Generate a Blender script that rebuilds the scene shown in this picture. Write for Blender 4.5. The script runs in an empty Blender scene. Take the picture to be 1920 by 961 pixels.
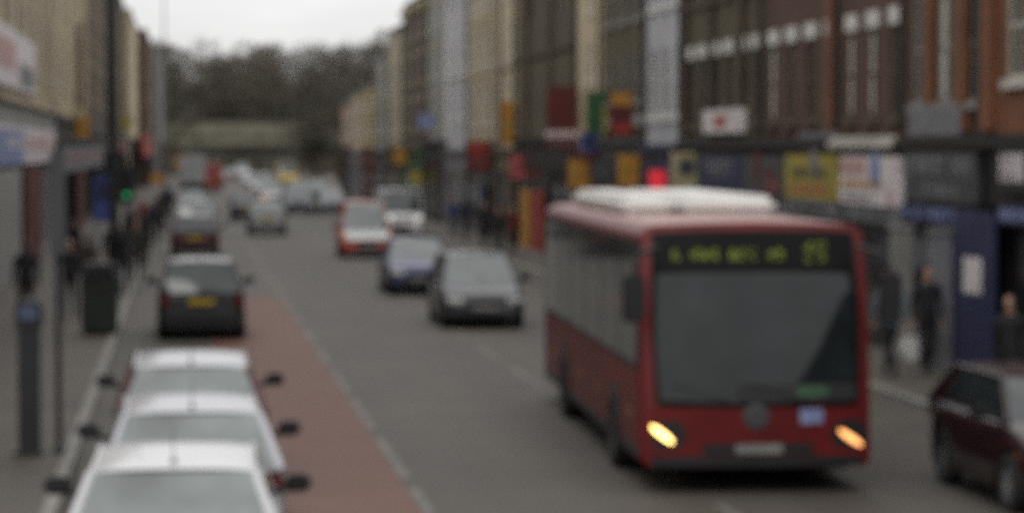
import bpy, bmesh, math, random
from mathutils import Vector, Matrix, Euler
R = math.radians
random.seed(7)
scene = bpy.context.scene
col = scene.collection

# ------------------------------------------------------------------ camera
EYE = 3.8
FPX = 5000.0
TH, PH = R(7.03), R(2.296)
cam_d = bpy.data.cameras.new('camera')
cam = bpy.data.objects.new('camera', cam_d); col.objects.link(cam)
cam.location = (0, 0, EYE)
cam.rotation_euler = (R(90) - PH, 0, -TH)
cam_d.sensor_width = 36.0
cam_d.lens = FPX / 1920 * 36.0
cam_d.clip_start = 0.1
cam_d.clip_end = 4000
cam_d.dof.use_dof = True            # the lens is focused far too near, so the whole street is soft
cam_d.dof.focus_distance = 1.75
cam_d.dof.aperture_fstop = 11.2
scene.camera = cam

# ------------------------------------------------------------------ sky, sun, exposure
SUN_EL, SUN_AZ = R(48), R(200)      # azimuth clockwise from +Y: high behind the camera
world = bpy.data.worlds.new('World'); scene.world = world
world.use_nodes = True
nt = world.node_tree; nt.nodes.clear()
w_out = nt.nodes.new('ShaderNodeOutputWorld'); w_bg = nt.nodes.new('ShaderNodeBackground')
sky = nt.nodes.new('ShaderNodeTexSky'); sky.sky_type = 'NISHITA'; sky.sun_disc = False
sky.sun_elevation = SUN_EL; sky.sun_rotation = SUN_AZ
sky.air_density = 1.0; sky.dust_density = 2.0; sky.ozone_density = 1.0
hs = nt.nodes.new('ShaderNodeHueSaturation'); hs.inputs['Saturation'].default_value = 0.25
nt.links.new(sky.outputs[0], hs.inputs['Color'])
tc = nt.nodes.new('ShaderNodeTexCoord'); sp = nt.nodes.new('ShaderNodeSeparateXYZ')
nt.links.new(tc.outputs['Generated'], sp.inputs[0])
ov = nt.nodes.new('ShaderNodeMapRange')       # the cloud layer: paler near the horizon, brighter overhead
ov.inputs['From Min'].default_value = 0.02; ov.inputs['From Max'].default_value = 0.75
ov.inputs['To Min'].default_value = 9.2; ov.inputs['To Max'].default_value = 15.0
nt.links.new(sp.outputs[2], ov.inputs['Value'])
cn = nt.nodes.new('ShaderNodeTexNoise'); cn.inputs['Scale'].default_value = 7.0; cn.inputs['Detail'].default_value = 4
mp = nt.nodes.new('ShaderNodeMapping'); mp.inputs['Scale'].default_value = (1, 1, 3)
nt.links.new(tc.outputs['Generated'], mp.inputs[0]); nt.links.new(mp.outputs[0], cn.inputs['Vector'])
cr = nt.nodes.new('ShaderNodeMapRange')
cr.inputs['From Min'].default_value = .3; cr.inputs['From Max'].default_value = .7
cr.inputs['To Min'].default_value = .80; cr.inputs['To Max'].default_value = 1.08
nt.links.new(cn.outputs[0], cr.inputs['Value'])
mm = nt.nodes.new('ShaderNodeMath'); mm.operation = 'MULTIPLY'
nt.links.new(ov.outputs[0], mm.inputs[0]); nt.links.new(cr.outputs[0], mm.inputs[1])
cg = nt.nodes.new('ShaderNodeVectorMath'); cg.operation = 'SCALE'; cg.inputs[0].default_value = (1.0, 1.0, .995)
nt.links.new(mm.outputs[0], cg.inputs['Scale'])
mxs = nt.nodes.new('ShaderNodeMix'); mxs.data_type = 'RGBA'; mxs.inputs[0].default_value = .86     # how far cloud covers the clear sky
nt.links.new(hs.outputs[0], mxs.inputs[6]); nt.links.new(cg.outputs[0], mxs.inputs[7])
nt.links.new(mxs.outputs[2], w_bg.inputs['Color'])
w_bg.inputs['Strength'].default_value = 0.12
nt.links.new(w_bg.outputs[0], w_out.inputs[0])

sun_d = bpy.data.lights.new('sun', 'SUN'); sun_d.energy = 0.5; sun_d.angle = R(25); sun_d.color = (1, .97, .92)
sun = bpy.data.objects.new('sun', sun_d); col.objects.link(sun)
sun.rotation_euler = (R(90) - SUN_EL, 0, R(180) - SUN_AZ)

vs = scene.view_settings
vs.view_transform = 'Standard'; vs.look = 'None'; vs.gamma = 1.0; vs.use_curve_mapping = False
vs.exposure = -0.22
scene.render.engine = 'CYCLES'
scene.cycles.use_denoising = False            # leaves a fine film-like grain
scene.cycles.max_bounces = 5; scene.cycles.diffuse_bounces = 3; scene.cycles.glossy_bounces = 3
scene.cycles.sample_clamp_indirect = 4.0

# ------------------------------------------------------------------ pixel helpers (rays of the 1920 px photograph meeting a world plane)
ROT = Euler(cam.rotation_euler).to_matrix()
def ray(px, py): return ROT @ Vector(((px - 960) / FPX, -(py - 480.5) / FPX, -1))
def at(px, py, z=0.0):
    d = ray(px, py); t = (z - EYE) / d.z
    return Vector((d.x * t, d.y * t, z))
def hitX(px, py, X):
    d = ray(px, py); t = X / d.x
    return d.y * t, EYE + d.z * t
def zat(py, X, Y):                            # height of the point over (X, Y) seen at row py
    v = ROT.transposed() @ Vector((X, Y, 0)); dep = -v.z
    lo, hi = -5.0, 60.0
    for _ in range(40):
        m = (lo + hi) / 2; c = ROT.transposed() @ Vector((X, Y, m - EYE))
        y = 480.5 - FPX * c.y / (-c.z)
        if y > py: lo = m
        else: hi = m
    return (lo + hi) / 2
def bend(Y): return 0.0 if Y < 150 else 8e-5 * (Y - 150) ** 2    # the street swings gently right

# ------------------------------------------------------------------ materials
def _nodes(name):
    m = bpy.data.materials.new(name); m.use_nodes = True
    n = m.node_tree; b = n.nodes['Principled BSDF']
    return m, n, b
def mat(name, c, rough=.6, metal=0.0, var=.18, scale=3.0, bump=0.0, ior=1.45, coat=0.0, stretch=(1, 1, 1)):
    m, n, b = _nodes(name)
    tcn = n.nodes.new('ShaderNodeTexCoord'); mpn = n.nodes.new('ShaderNodeMapping'); mpn.inputs['Scale'].default_value = stretch
    nz = n.nodes.new('ShaderNodeTexNoise'); nz.inputs['Scale'].default_value = scale; nz.inputs['Detail'].default_value = 6
    n.links.new(tcn.outputs['Object'], mpn.inputs[0]); n.links.new(mpn.outputs[0], nz.inputs['Vector'])
    mx = n.nodes.new('ShaderNodeMix'); mx.data_type = 'RGBA'
    mx.inputs[6].default_value = (*[x * (1 - var) for x in c], 1); mx.inputs[7].default_value = (*[min(1, x * (1 + var)) for x in c], 1)
    rp = n.nodes.new('ShaderNodeMapRange'); rp.inputs['From Min'].default_value = .3; rp.inputs['From Max'].default_value = .7
    n.links.new(nz.outputs[0], rp.inputs['Value']); n.links.new(rp.outputs[0], mx.inputs[0])
    n.links.new(mx.outputs[2], b.inputs['Base Color'])
    b.inputs['Roughness'].default_value = rough; b.inputs['Metallic'].default_value = metal
    b.inputs['IOR'].default_value = ior; b.inputs['Coat Weight'].default_value = coat
    if bump:
        bp = n.nodes.new('ShaderNodeBump'); bp.inputs['Strength'].default_value = bump; bp.inputs['Distance'].default_value = .02
        n.links.new(nz.outputs[0], bp.inputs['Height']); n.links.new(bp.outputs[0], b.inputs['Normal'])
    return m
def brick(name, c1, c2, mortar):
    m, n, b = _nodes(name)
    tcn = n.nodes.new('ShaderNodeTexCoord'); s = n.nodes.new('ShaderNodeSeparateXYZ'); n.links.new(tcn.outputs['Object'], s.inputs[0])
    ad = n.nodes.new('ShaderNodeMath'); n.links.new(s.outputs[0], ad.inputs[0]); n.links.new(s.outputs[1], ad.inputs[1])
    cb = n.nodes.new('ShaderNodeCombineXYZ'); n.links.new(ad.outputs[0], cb.inputs[0]); n.links.new(s.outputs[2], cb.inputs[1])
    bt = n.nodes.new('ShaderNodeTexBrick'); bt.inputs['Scale'].default_value = 1.0
    bt.inputs['Brick Width'].default_value = .225; bt.inputs['Row Height'].default_value = .075; bt.inputs['Mortar Size'].default_value = .008
    bt.inputs['Color1'].default_value = (*c1, 1); bt.inputs['Color2'].default_value = (*c2, 1); bt.inputs['Mortar'].default_value = (*mortar, 1)
    n.links.new(cb.outputs[0], bt.inputs['Vector'])
    nz = n.nodes.new('ShaderNodeTexNoise'); nz.inputs['Scale'].default_value = .8; nz.inputs['Detail'].default_value = 5
    n.links.new(tcn.outputs['Object'], nz.inputs['Vector'])
    rp = n.nodes.new('ShaderNodeMapRange'); rp.inputs['From Min'].default_value = .3; rp.inputs['From Max'].default_value = .7
    rp.inputs['To Min'].default_value = .65; rp.inputs['To Max'].default_value = 1.2
    n.links.new(nz.outputs[0], rp.inputs['Value'])
    sc_ = n.nodes.new('ShaderNodeVectorMath'); sc_.operation = 'SCALE'
    n.links.new(bt.outputs[0], sc_.inputs[0]); n.links.new(rp.outputs[0], sc_.inputs['Scale'])
    n.links.new(sc_.outputs[0], b.inputs['Base Color']); b.inputs['Roughness'].default_value = .85
    return m
def emit(name, c, s):
    m, n, b = _nodes(name)
    b.inputs['Base Color'].default_value = (*c, 1); b.inputs['Emission Color'].default_value = (*c, 1); b.inputs['Emission Strength'].default_value = s
    return m
def asphalt(name, c, worn):
    m, n, b = _nodes(name)
    tcn = n.nodes.new('ShaderNodeTexCoord')
    n1 = n.nodes.new('ShaderNodeTexNoise'); n1.inputs['Scale'].default_value = .35; n1.inputs['Detail'].default_value = 5
    mpn = n.nodes.new('ShaderNodeMapping'); mpn.inputs['Scale'].default_value = (1.6, .12, 1)
    n.links.new(tcn.outputs['Object'], mpn.inputs[0]); n.links.new(mpn.outputs[0], n1.inputs['Vector'])
    n2 = n.nodes.new('ShaderNodeTexNoise'); n2.inputs['Scale'].default_value = 60; n.links.new(tcn.outputs['Object'], n2.inputs['Vector'])
    n3 = n.nodes.new('ShaderNodeTexNoise'); n3.inputs['Scale'].default_value = .5; n3.inputs['Detail'].default_value = 3; n.links.new(tcn.outputs['Object'], n3.inputs['Vector'])
    a1 = n.nodes.new('ShaderNodeMath'); a1.operation = 'ADD'; n.links.new(n1.outputs[0], a1.inputs[0]); n.links.new(n3.outputs[0], a1.inputs[1])
    a2 = n.nodes.new('ShaderNodeMath'); a2.operation = 'MULTIPLY_ADD'; a2.inputs[1].default_value = .35
    n.links.new(n2.outputs[0], a2.inputs[0]); n.links.new(a1.outputs[0], a2.inputs[2])
    rp = n.nodes.new('ShaderNodeMapRange'); rp.inputs['From Min'].default_value = .8; rp.inputs['From Max'].default_value = 1.55
    n.links.new(a2.outputs[0], rp.inputs['Value'])
    mx = n.nodes.new('ShaderNodeMix'); mx.data_type = 'RGBA'; mx.inputs[6].default_value = (*c, 1); mx.inputs[7].default_value = (*worn, 1)
    n.links.new(rp.outputs[0], mx.inputs[0]); n.links.new(mx.outputs[2], b.inputs['Base Color'])
    b.inputs['Roughness'].default_value = .7
    bp = n.nodes.new('ShaderNodeBump'); bp.inputs['Strength'].default_value = .3; bp.inputs['Distance'].default_value = .01
    n.links.new(n2.outputs[0], bp.inputs['Height']); n.links.new(bp.outputs[0], b.inputs['Normal'])
    return m

M = {}
M['asphalt'] = asphalt('asphalt', (.047, .040, .032), (.086, .074, .060))
M['red_asphalt'] = asphalt('red_asphalt', (.108, .044, .029), (.138, .064, .045))
M['paving'] = asphalt('paving', (.058, .048, .038), (.100, .085, .068))
M['kerb'] = mat('kerb_stone', (.22, .21, .19), .8)
M['ground'] = asphalt('ground_cover', (.06, .058, .05), (.10, .095, .08))
M['paint'] = mat('worn_road_paint', (.130, .120, .104), .7, var=.5, scale=2.5)
M['hill'] = mat('hill_scrub', (.045, .042, .030), .95, var=.4, scale=.3)
M['twig'] = mat('bare_twigs', (.105, .088, .068), .95, var=.45, scale=.12)
M['bark'] = mat('bark', (.050, .042, .034), .95, var=.3)
M['evergreen'] = mat('dark_leaves', (.050, .050, .034), .9, var=.5, scale=.4)
M['glass'] = mat('window_glass', (.020, .023, .026), .06, ior=1.5, var=.5, scale=.4)
M['shopglass'] = mat('shop_glass', (.014, .013, .013), .10, ior=1.5, var=.7, scale=.7)
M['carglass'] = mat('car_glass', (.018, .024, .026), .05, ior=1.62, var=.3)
M['carglass2'] = mat('car_glass_pale', (.062, .078, .077), .05, ior=1.95, var=.35, scale=1.2)  # base colour lifted to carry part of the sky reflection
M['carglass3'] = mat('car_glass_bright', (.095, .115, .112), .05, ior=2.15, var=.5, scale=1.6)  # brighter copy for rear windows, sky reflection put into the base colour
M['busglass'] = mat('bus_glass', (.010, .014, .015), .06, ior=1.46, var=.4, scale=1.3, bump=.10)
M['black'] = mat('black_plastic', (.014, .014, .015), .45)
M['rubber'] = mat('tyre_rubber', (.018, .018, .018), .8)
M['alloy'] = mat('wheel_alloy', (.35, .35, .36), .35, metal=.7)
M['chrome'] = mat('chrome', (.6, .6, .6), .2, metal=1)
M['white'] = mat('white_paint', (.62, .61, .58), .5)
M['brownframe'] = mat('brown_frame', (.075, .055, .035), .6)
M['offwhite'] = mat('off_white_paint', (.50, .48, .43), .6, scale=1.2)
M['cream'] = mat('cream_stucco', (.46, .385, .265), .8, var=.22, scale=.9, stretch=(1, 1, .35))
M['cream2'] = mat('pale_stone', (.36, .31, .225), .8, var=.25, scale=.8, stretch=(1, 1, .35))
M['lilac'] = mat('lilac_white_render', (.42, .42, .45), .75, var=.2, scale=.8, stretch=(1, 1, .35))
M['yellowrender'] = mat('yellow_render', (.42, .33, .15), .8, scale=.8)
M['pinkrender'] = mat('pink_render', (.34, .24, .20), .8, scale=.8)
M['greyrender'] = mat('grey_render', (.24, .235, .22), .8, scale=.8)
M['khaki'] = brick('stock_brick', (.092, .067, .030), (.070, .050, .024), (0.079, 0.069, 0.053))
M['brownbrick'] = brick('brown_brick', (0.076, 0.048, 0.030), (0.056, 0.035, 0.024), (0.079, 0.066, 0.053))
M['redbrick'] = brick('red_brick', (0.099, 0.040, 0.022), (0.073, 0.030, 0.018), (0.086, 0.066, 0.053))
M['orangebrick'] = brick('orange_brick', (.255, .082, .030), (.170, .062, .024), (0.106, 0.073, 0.053))
M['slate'] = mat('roof_slate', (.045, .045, .048), .7, scale=4)
M['pot'] = mat('clay_pot', (.22, .10, .06), .8)
M['darkfront'] = mat('dark_shopfront', (.014, .013, .014), .5)
M['navy'] = mat('navy_paint', (.022, .026, .075), .5)
M['blue'] = mat('blue_paint', (.05, .075, .25), .45)
M['paleblue'] = mat('pale_blue_paint', (.20, .24, .42), .5)
M['amber'] = mat('amber_panel', (.42, .20, .035), .45)
M['yellow'] = mat('yellow_panel', (.32, .26, .05), .5)
M['redpanel'] = mat('red_panel', (.30, .035, .030), .45)
M['maroon'] = mat('maroon_panel', (.088, .014, .014), .5)
M['green'] = mat('green_panel', (.030, .085, .035), .5)
M['beige'] = mat('beige_panel', (.36, .32, .20), .5)
M['greyp'] = mat('grey_panel', (.17, .17, .185), .5)
M['dgrey'] = mat('dark_grey_panel', (.055, .056, .06), .5)
M['pinksoft'] = mat('soft_pink', (.46, .28, .27), .5)
M['signwhite'] = mat('sign_white', (.66, .61, .62), .45)
M['pinkred'] = mat('pink_red_panel', (.38, .10, .10), .5)
M['hotred'] = emit('lit_red_sign', (.9, .04, .06), .30)
M['steel'] = mat('painted_steel', (.06, .062, .066), .45)
M['darksteel'] = mat('black_steel', (.020, .020, .022), .45)
M['greysteel'] = mat('grey_galvanised', (.16, .165, .17), .5)
M['skin'] = mat('skin', (.36, .21, .15), .6)
M['hair'] = mat('hair', (.03, .022, .018), .7)
M['shoe'] = mat('shoe', (.02, .018, .016), .6)
M['concrete'] = mat('bridge_concrete', (.170, .163, .122), .85, var=.2, scale=.4)
M['busred'] = mat('bus_red', (.115, .008, .009), .42, var=.25, scale=1.2, ior=1.36, coat=.05)
M['screenblack'] = mat('screen_black', (.006, .006, .006), .3, ior=1.2)
M['busroof'] = mat('bus_roof_pink', (.38, .24, .22), .5)  # dull pink for the roof faces
M['buswhite'] = mat('bus_white', (.78, .77, .74), .45, var=.06)
M['head'] = emit('headlamp_glow', (1.0, .60, .18), 7.0)
M['dimhead'] = emit('headlamp_dim', (.9, .92, .85), .5)
M['orangelamp'] = emit('orange_lamp', (1.0, .42, .14), 2.6)
M['dimorange'] = emit('orange_lamp_far', (1.0, .45, .2), .6)
M['led'] = emit('destination_led', (.22, .27, .03), .10)
M['greenlamp'] = emit('green_signal', (.05, .9, .35), .42)
M['lampglass'] = mat('lamp_glass', (.45, .46, .45), .2)
M['tail'] = mat('tail_lamp', (.09, .008, .008), .25)
M['plate_y'] = mat('rear_plate', (.45, .30, .03), .5)
M['plate_w'] = mat('front_plate', (.20, .20, .19), .5)
def paint(name, c, metal=.0, rough=.28): return mat(name, c, rough, metal=metal, var=.06, scale=1.5, coat=.3)

# ------------------------------------------------------------------ mesh builder
class MB:
    def __init__(s): s.v = []; s.f = []; s.m = []; s.sm = []
    def add(s, vs_, fs, m=0, smooth=False):
        o = len(s.v); s.v += [tuple(v) for v in vs_]
        for f in fs: s.f.append([o + i for i in f]); s.m.append(m); s.sm.append(smooth)
        return s
    def box(s, x0, x1, y0, y1, z0, z1, m=0, mtx=None):
        p = [(x0, y0, z0), (x1, y0, z0), (x1, y1, z0), (x0, y1, z0), (x0, y0, z1), (x1, y0, z1), (x1, y1, z1), (x0, y1, z1)]
        if mtx: p = [mtx @ Vector(q) for q in p]
        return s.add(p, [(0, 3, 2, 1), (4, 5, 6, 7), (0, 1, 5, 4), (1, 2, 6, 5), (2, 3, 7, 6), (3, 0, 4, 7)], m)
    def tube(s, p0, p1, r0, r1=None, n=8, m=0, caps=True):
        p0 = Vector(p0); p1 = Vector(p1); r1 = r0 if r1 is None else r1
        d = (p1 - p0).normalized(); a = d.orthogonal().normalized(); b = d.cross(a)
        vs_ = []
        for p, r in ((p0, r0), (p1, r1)):
            for i in range(n):
                t = 2 * math.pi * i / n; vs_.append(p + (a * math.cos(t) + b * math.sin(t)) * r)
        fs = [(i, (i + 1) % n, n + (i + 1) % n, n + i) for i in range(n)]
        s.add(vs_, fs, m, True)
        if caps: s.add(vs_, [tuple(range(n))[::-1], tuple(range(n, 2 * n))], m)
        return s
    def path(s, pts, r, n=8, m=0):
        for a, b in zip(pts[:-1], pts[1:]): s.tube(a, b, r, r, n, m)
        return s
    def grid(s, fn, nu, nv, m=0, smooth=True):
        vs_ = [fn(i / nu, j / nv) for j in range(nv + 1) for i in range(nu + 1)]
        w = nu + 1
        return s.add(vs_, [(j * w + i, j * w + i + 1, (j + 1) * w + i + 1, (j + 1) * w + i) for j in range(nv) for i in range(nu)], m, smooth)
    def lathe(s, prof, n=20, axis='z', c=(0, 0, 0), m=0, smooth=True):
        vs_ = []
        for r, h in prof:
            for i in range(n):
                t = 2 * math.pi * i / n; x, y = r * math.cos(t), r * math.sin(t)
                p = (x, y, h) if axis == 'z' else ((h, x, y) if axis == 'x' else (y, h, x))
                vs_.append((p[0] + c[0], p[1] + c[1], p[2] + c[2]))
        fs = [(k * n + i, k * n + (i + 1) % n, (k + 1) * n + (i + 1) % n, (k + 1) * n + i) for k in range(len(prof) - 1) for i in range(n)]
        return s.add(vs_, fs, m, smooth)
    def prism(s, poly, y0, y1, m=0):          # poly in (x, z), extruded along y
        n = len(poly)
        vs_ = [(x, y0, z) for x, z in poly] + [(x, y1, z) for x, z in poly]
        return s.add(vs_, [tuple(range(n)), tuple(range(n, 2 * n))[::-1]] + [(i, n + i, n + (i + 1) % n, (i + 1) % n) for i in range(n)], m)
    def mesh(s, name, mats, bevel=0):
        me = bpy.data.meshes.new(name); me.from_pydata(s.v, [], s.f)
        for m_ in (mats if isinstance(mats, (list, tuple)) else [mats]): me.materials.append(m_)
        me.polygons.foreach_set('material_index', s.m); me.polygons.foreach_set('use_smooth', s.sm)
        bm = bmesh.new(); bm.from_mesh(me)
        bmesh.ops.recalc_face_normals(bm, faces=bm.faces)
        if bevel:
            es = [e for e in bm.edges if len(e.link_faces) == 2 and not e.link_faces[0].smooth and e.calc_face_angle(0) > .6]
            bmesh.ops.bevel(bm, geom=es, offset=bevel, segments=2, affect='EDGES')
        bm.to_mesh(me); bm.free()
        return me
    def build(s, name, mats, parent=None, bevel=0):
        o = bpy.data.objects.new(name, s.mesh(name, mats, bevel)); col.objects.link(o)
        if parent: o.parent = parent
        return o
def link(name, me, parent=None, loc=(0, 0, 0), rz=0):
    o = bpy.data.objects.new(name, me); col.objects.link(o); o.location = loc; o.rotation_euler = (0, 0, rz)
    if parent: o.parent = parent
    return o
def tag(o, label, cat, group=None, kind=None):
    if label: o['label'] = label
    if cat: o['category'] = cat
    if group: o['group'] = group
    if kind: o['kind'] = kind
    return o
def empty(name, loc, rz, label, cat, group=None):
    o = bpy.data.objects.new(name, None); col.objects.link(o); o.location = loc; o.rotation_euler = (0, 0, rz)
    return tag(o, label, cat, group)
def struct(name, mb, m):
    o = mb.build(name, m); o['kind'] = 'structure'; return o

# ------------------------------------------------------------------ ground, road, pavements
g = MB()
g.add([(-900, -200, -.16), (900, -200, -.16), (900, 1500, -.16), (-900, 1500, -.16)], [(0, 1, 2, 3)])
struct('ground', g, M['ground'])
KL, KR = -1.30, 10.65
YS = [-60, -20, 0, 15, 30, 45, 60, 80, 100, 125, 150] + [150 + 12 * i for i in range(1, 28)]
def strip(x0, x1, z, ys, mb=None, m=0):
    mb = mb or MB()
    vs_ = []
    for y in ys: vs_ += [(x0 + bend(y), y, z), (x1 + bend(y), y, z)]
    return mb.add(vs_, [(2 * i, 2 * i + 1, 2 * i + 3, 2 * i + 2) for i in range(len(ys) - 1)], m)
struct('road', strip(KL - .05, KR + .05, 0, YS), M['asphalt'])
def fine(a, b, st=4): 
    n = max(1, int((b - a) / st)); return [a + (b - a) * i / n for i in range(n + 1)]
struct('red_bus_lane', strip(.55, 2.46, .004, fine(8, 69)), M['red_asphalt'])
def pavement(name, xa, xb):
    mb = MB(); vs_ = []
    for y in YS:
        b_ = bend(y)
        vs_ += [(xa + b_, y, -.1), (xa + b_, y, .12), (xb + b_, y, .12), (xb + b_, y, -.1)]
    for i in range(len(YS) - 1):
        for k in range(3): mb.add([vs_[4 * i + k], vs_[4 * i + k + 1], vs_[4 * i + 5 + k], vs_[4 * i + 4 + k]], [(0, 1, 2, 3)])
    struct(name, mb, M['paving'])
pavement('pavement', -9.0, KL - .15); pavement('pavement', KR + .15, 17.0)
def kerb(x0, x1):
    mb = MB()
    for i in range(len(YS) - 1):
        vs_ = []
        for y in (YS[i], YS[i + 1]):
            b_ = bend(y); vs_ += [(x0 + b_, y, -.1), (x0 + b_, y, .124), (x1 + b_, y, .124), (x1 + b_, y, -.1)]
        mb.add(vs_, [(0, 1, 5, 4), (1, 2, 6, 5), (2, 3, 7, 6)])
    struct('kerb', mb, M['kerb'])
kerb(KL - .15, KL); kerb(KR, KR + .15)
ln = MB()
y = 9.0
while y < 240:
    strip(2.48, 2.60, .008, fine(y, y + 4.5), ln); y += 5.4
y = 12.0
while y < 260:
    strip(5.62, 5.73, .004, fine(y, y + 4), ln); y += 6.0
struct('lane_markings', ln, M['paint'])

# wooded rise at the end of the street
hl = MB()
def hill_fn(u, v):
    x = -260 + 560 * u; y_ = 430 + 230 * v
    z = 15.5 * min(1, v * 3.2) * (1 + .12 * math.sin(x * .05) + .08 * math.sin(x * .13 + 1)) * (1 - .25 * abs(u - .5)) - .3
    return (x, y_, z)
hl.grid(hill_fn, 60, 14)
struct('hill', hl, M['hill'])

# ------------------------------------------------------------------ buildings
win_cache = {}
def window_meshes(w, h, fm, lint, detail):
    k = (round(w, 2), round(h, 2), fm.name, lint.name if lint else '', detail)
    if k in win_cache: return win_cache[k]
    f = MB(); t = .07
    f.box(-w / 2, -w / 2 + t, .012, .06, 0, h); f.box(w / 2 - t, w / 2, .012, .06, 0, h)
    f.box(-w / 2 + t, w / 2 - t, .012, .06, 0, t); f.box(-w / 2 + t, w / 2 - t, .012, .06, h - t, h)
    f.box(-w / 2 + t, w / 2 - t, .010, .05, h * .5 - .03, h * .5 + .03)
    if detail: f.box(-.015, .015, .014, .05, t, h * .5 - .03); f.box(-.015, .015, .020, .05, h * .5 + .03, h - t)
    p = MB(); p.box(-w / 2 + .02, w / 2 - .02, .040, .050, .02, h - .02)
    s = MB(); s.box(-w / 2 - .12, w / 2 + .12, -.10, .011, -.14, -.003)
    l = MB(); l.box(-w / 2 - .03, w / 2 + .03, -.05, .02, h + .003, h + .32)
    c = MB(); c.grid(lambda u, v: (-w / 2 + .08 + u * w * .36, .030 + .006 * math.sin(u * 25), .1 + v * (h - .2)), 14, 1)
    r = [q.mesh(nm, mt) for q, nm, mt in ((f, 'window', fm), (p, 'pane', M['glass']), (s, 'sill', fm), (l, 'lintel', lint or fm), (c, 'curtain', M['offwhite']))]
    win_cache[k] = r; return r

def facade_wall(mb, W, H, holes, rev=.09):
    xs = sorted({0, W} | {h[0] for h in holes} | {h[1] for h in holes}); zs = sorted({0, H} | {h[2] for h in holes} | {h[3] for h in holes})
    for i in range(len(xs) - 1):
        for j in range(len(zs) - 1):
            cx, cz = (xs[i] + xs[i + 1]) / 2, (zs[j] + zs[j + 1]) / 2
            if any(h[0] < cx < h[1] and h[2] < cz < h[3] for h in holes): continue
            mb.add([(xs[i], 0, zs[j]), (xs[i + 1], 0, zs[j]), (xs[i + 1], 0, zs[j + 1]), (xs[i], 0, zs[j + 1])], [(0, 1, 2, 3)])
    for a, b, c, d in holes:
        mb.add([(a, 0, c), (b, 0, c), (b, 0, d), (a, 0, d), (a, rev, c), (b, rev, c), (b, rev, d), (a, rev, d)],
               [(0, 1, 5, 4), (1, 2, 6, 5), (2, 3, 7, 6), (3, 0, 4, 7)])
        mb.add([(a, rev, c), (b, rev, c), (b, rev, d), (a, rev, d)], [(0, 1, 2, 3)])

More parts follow.
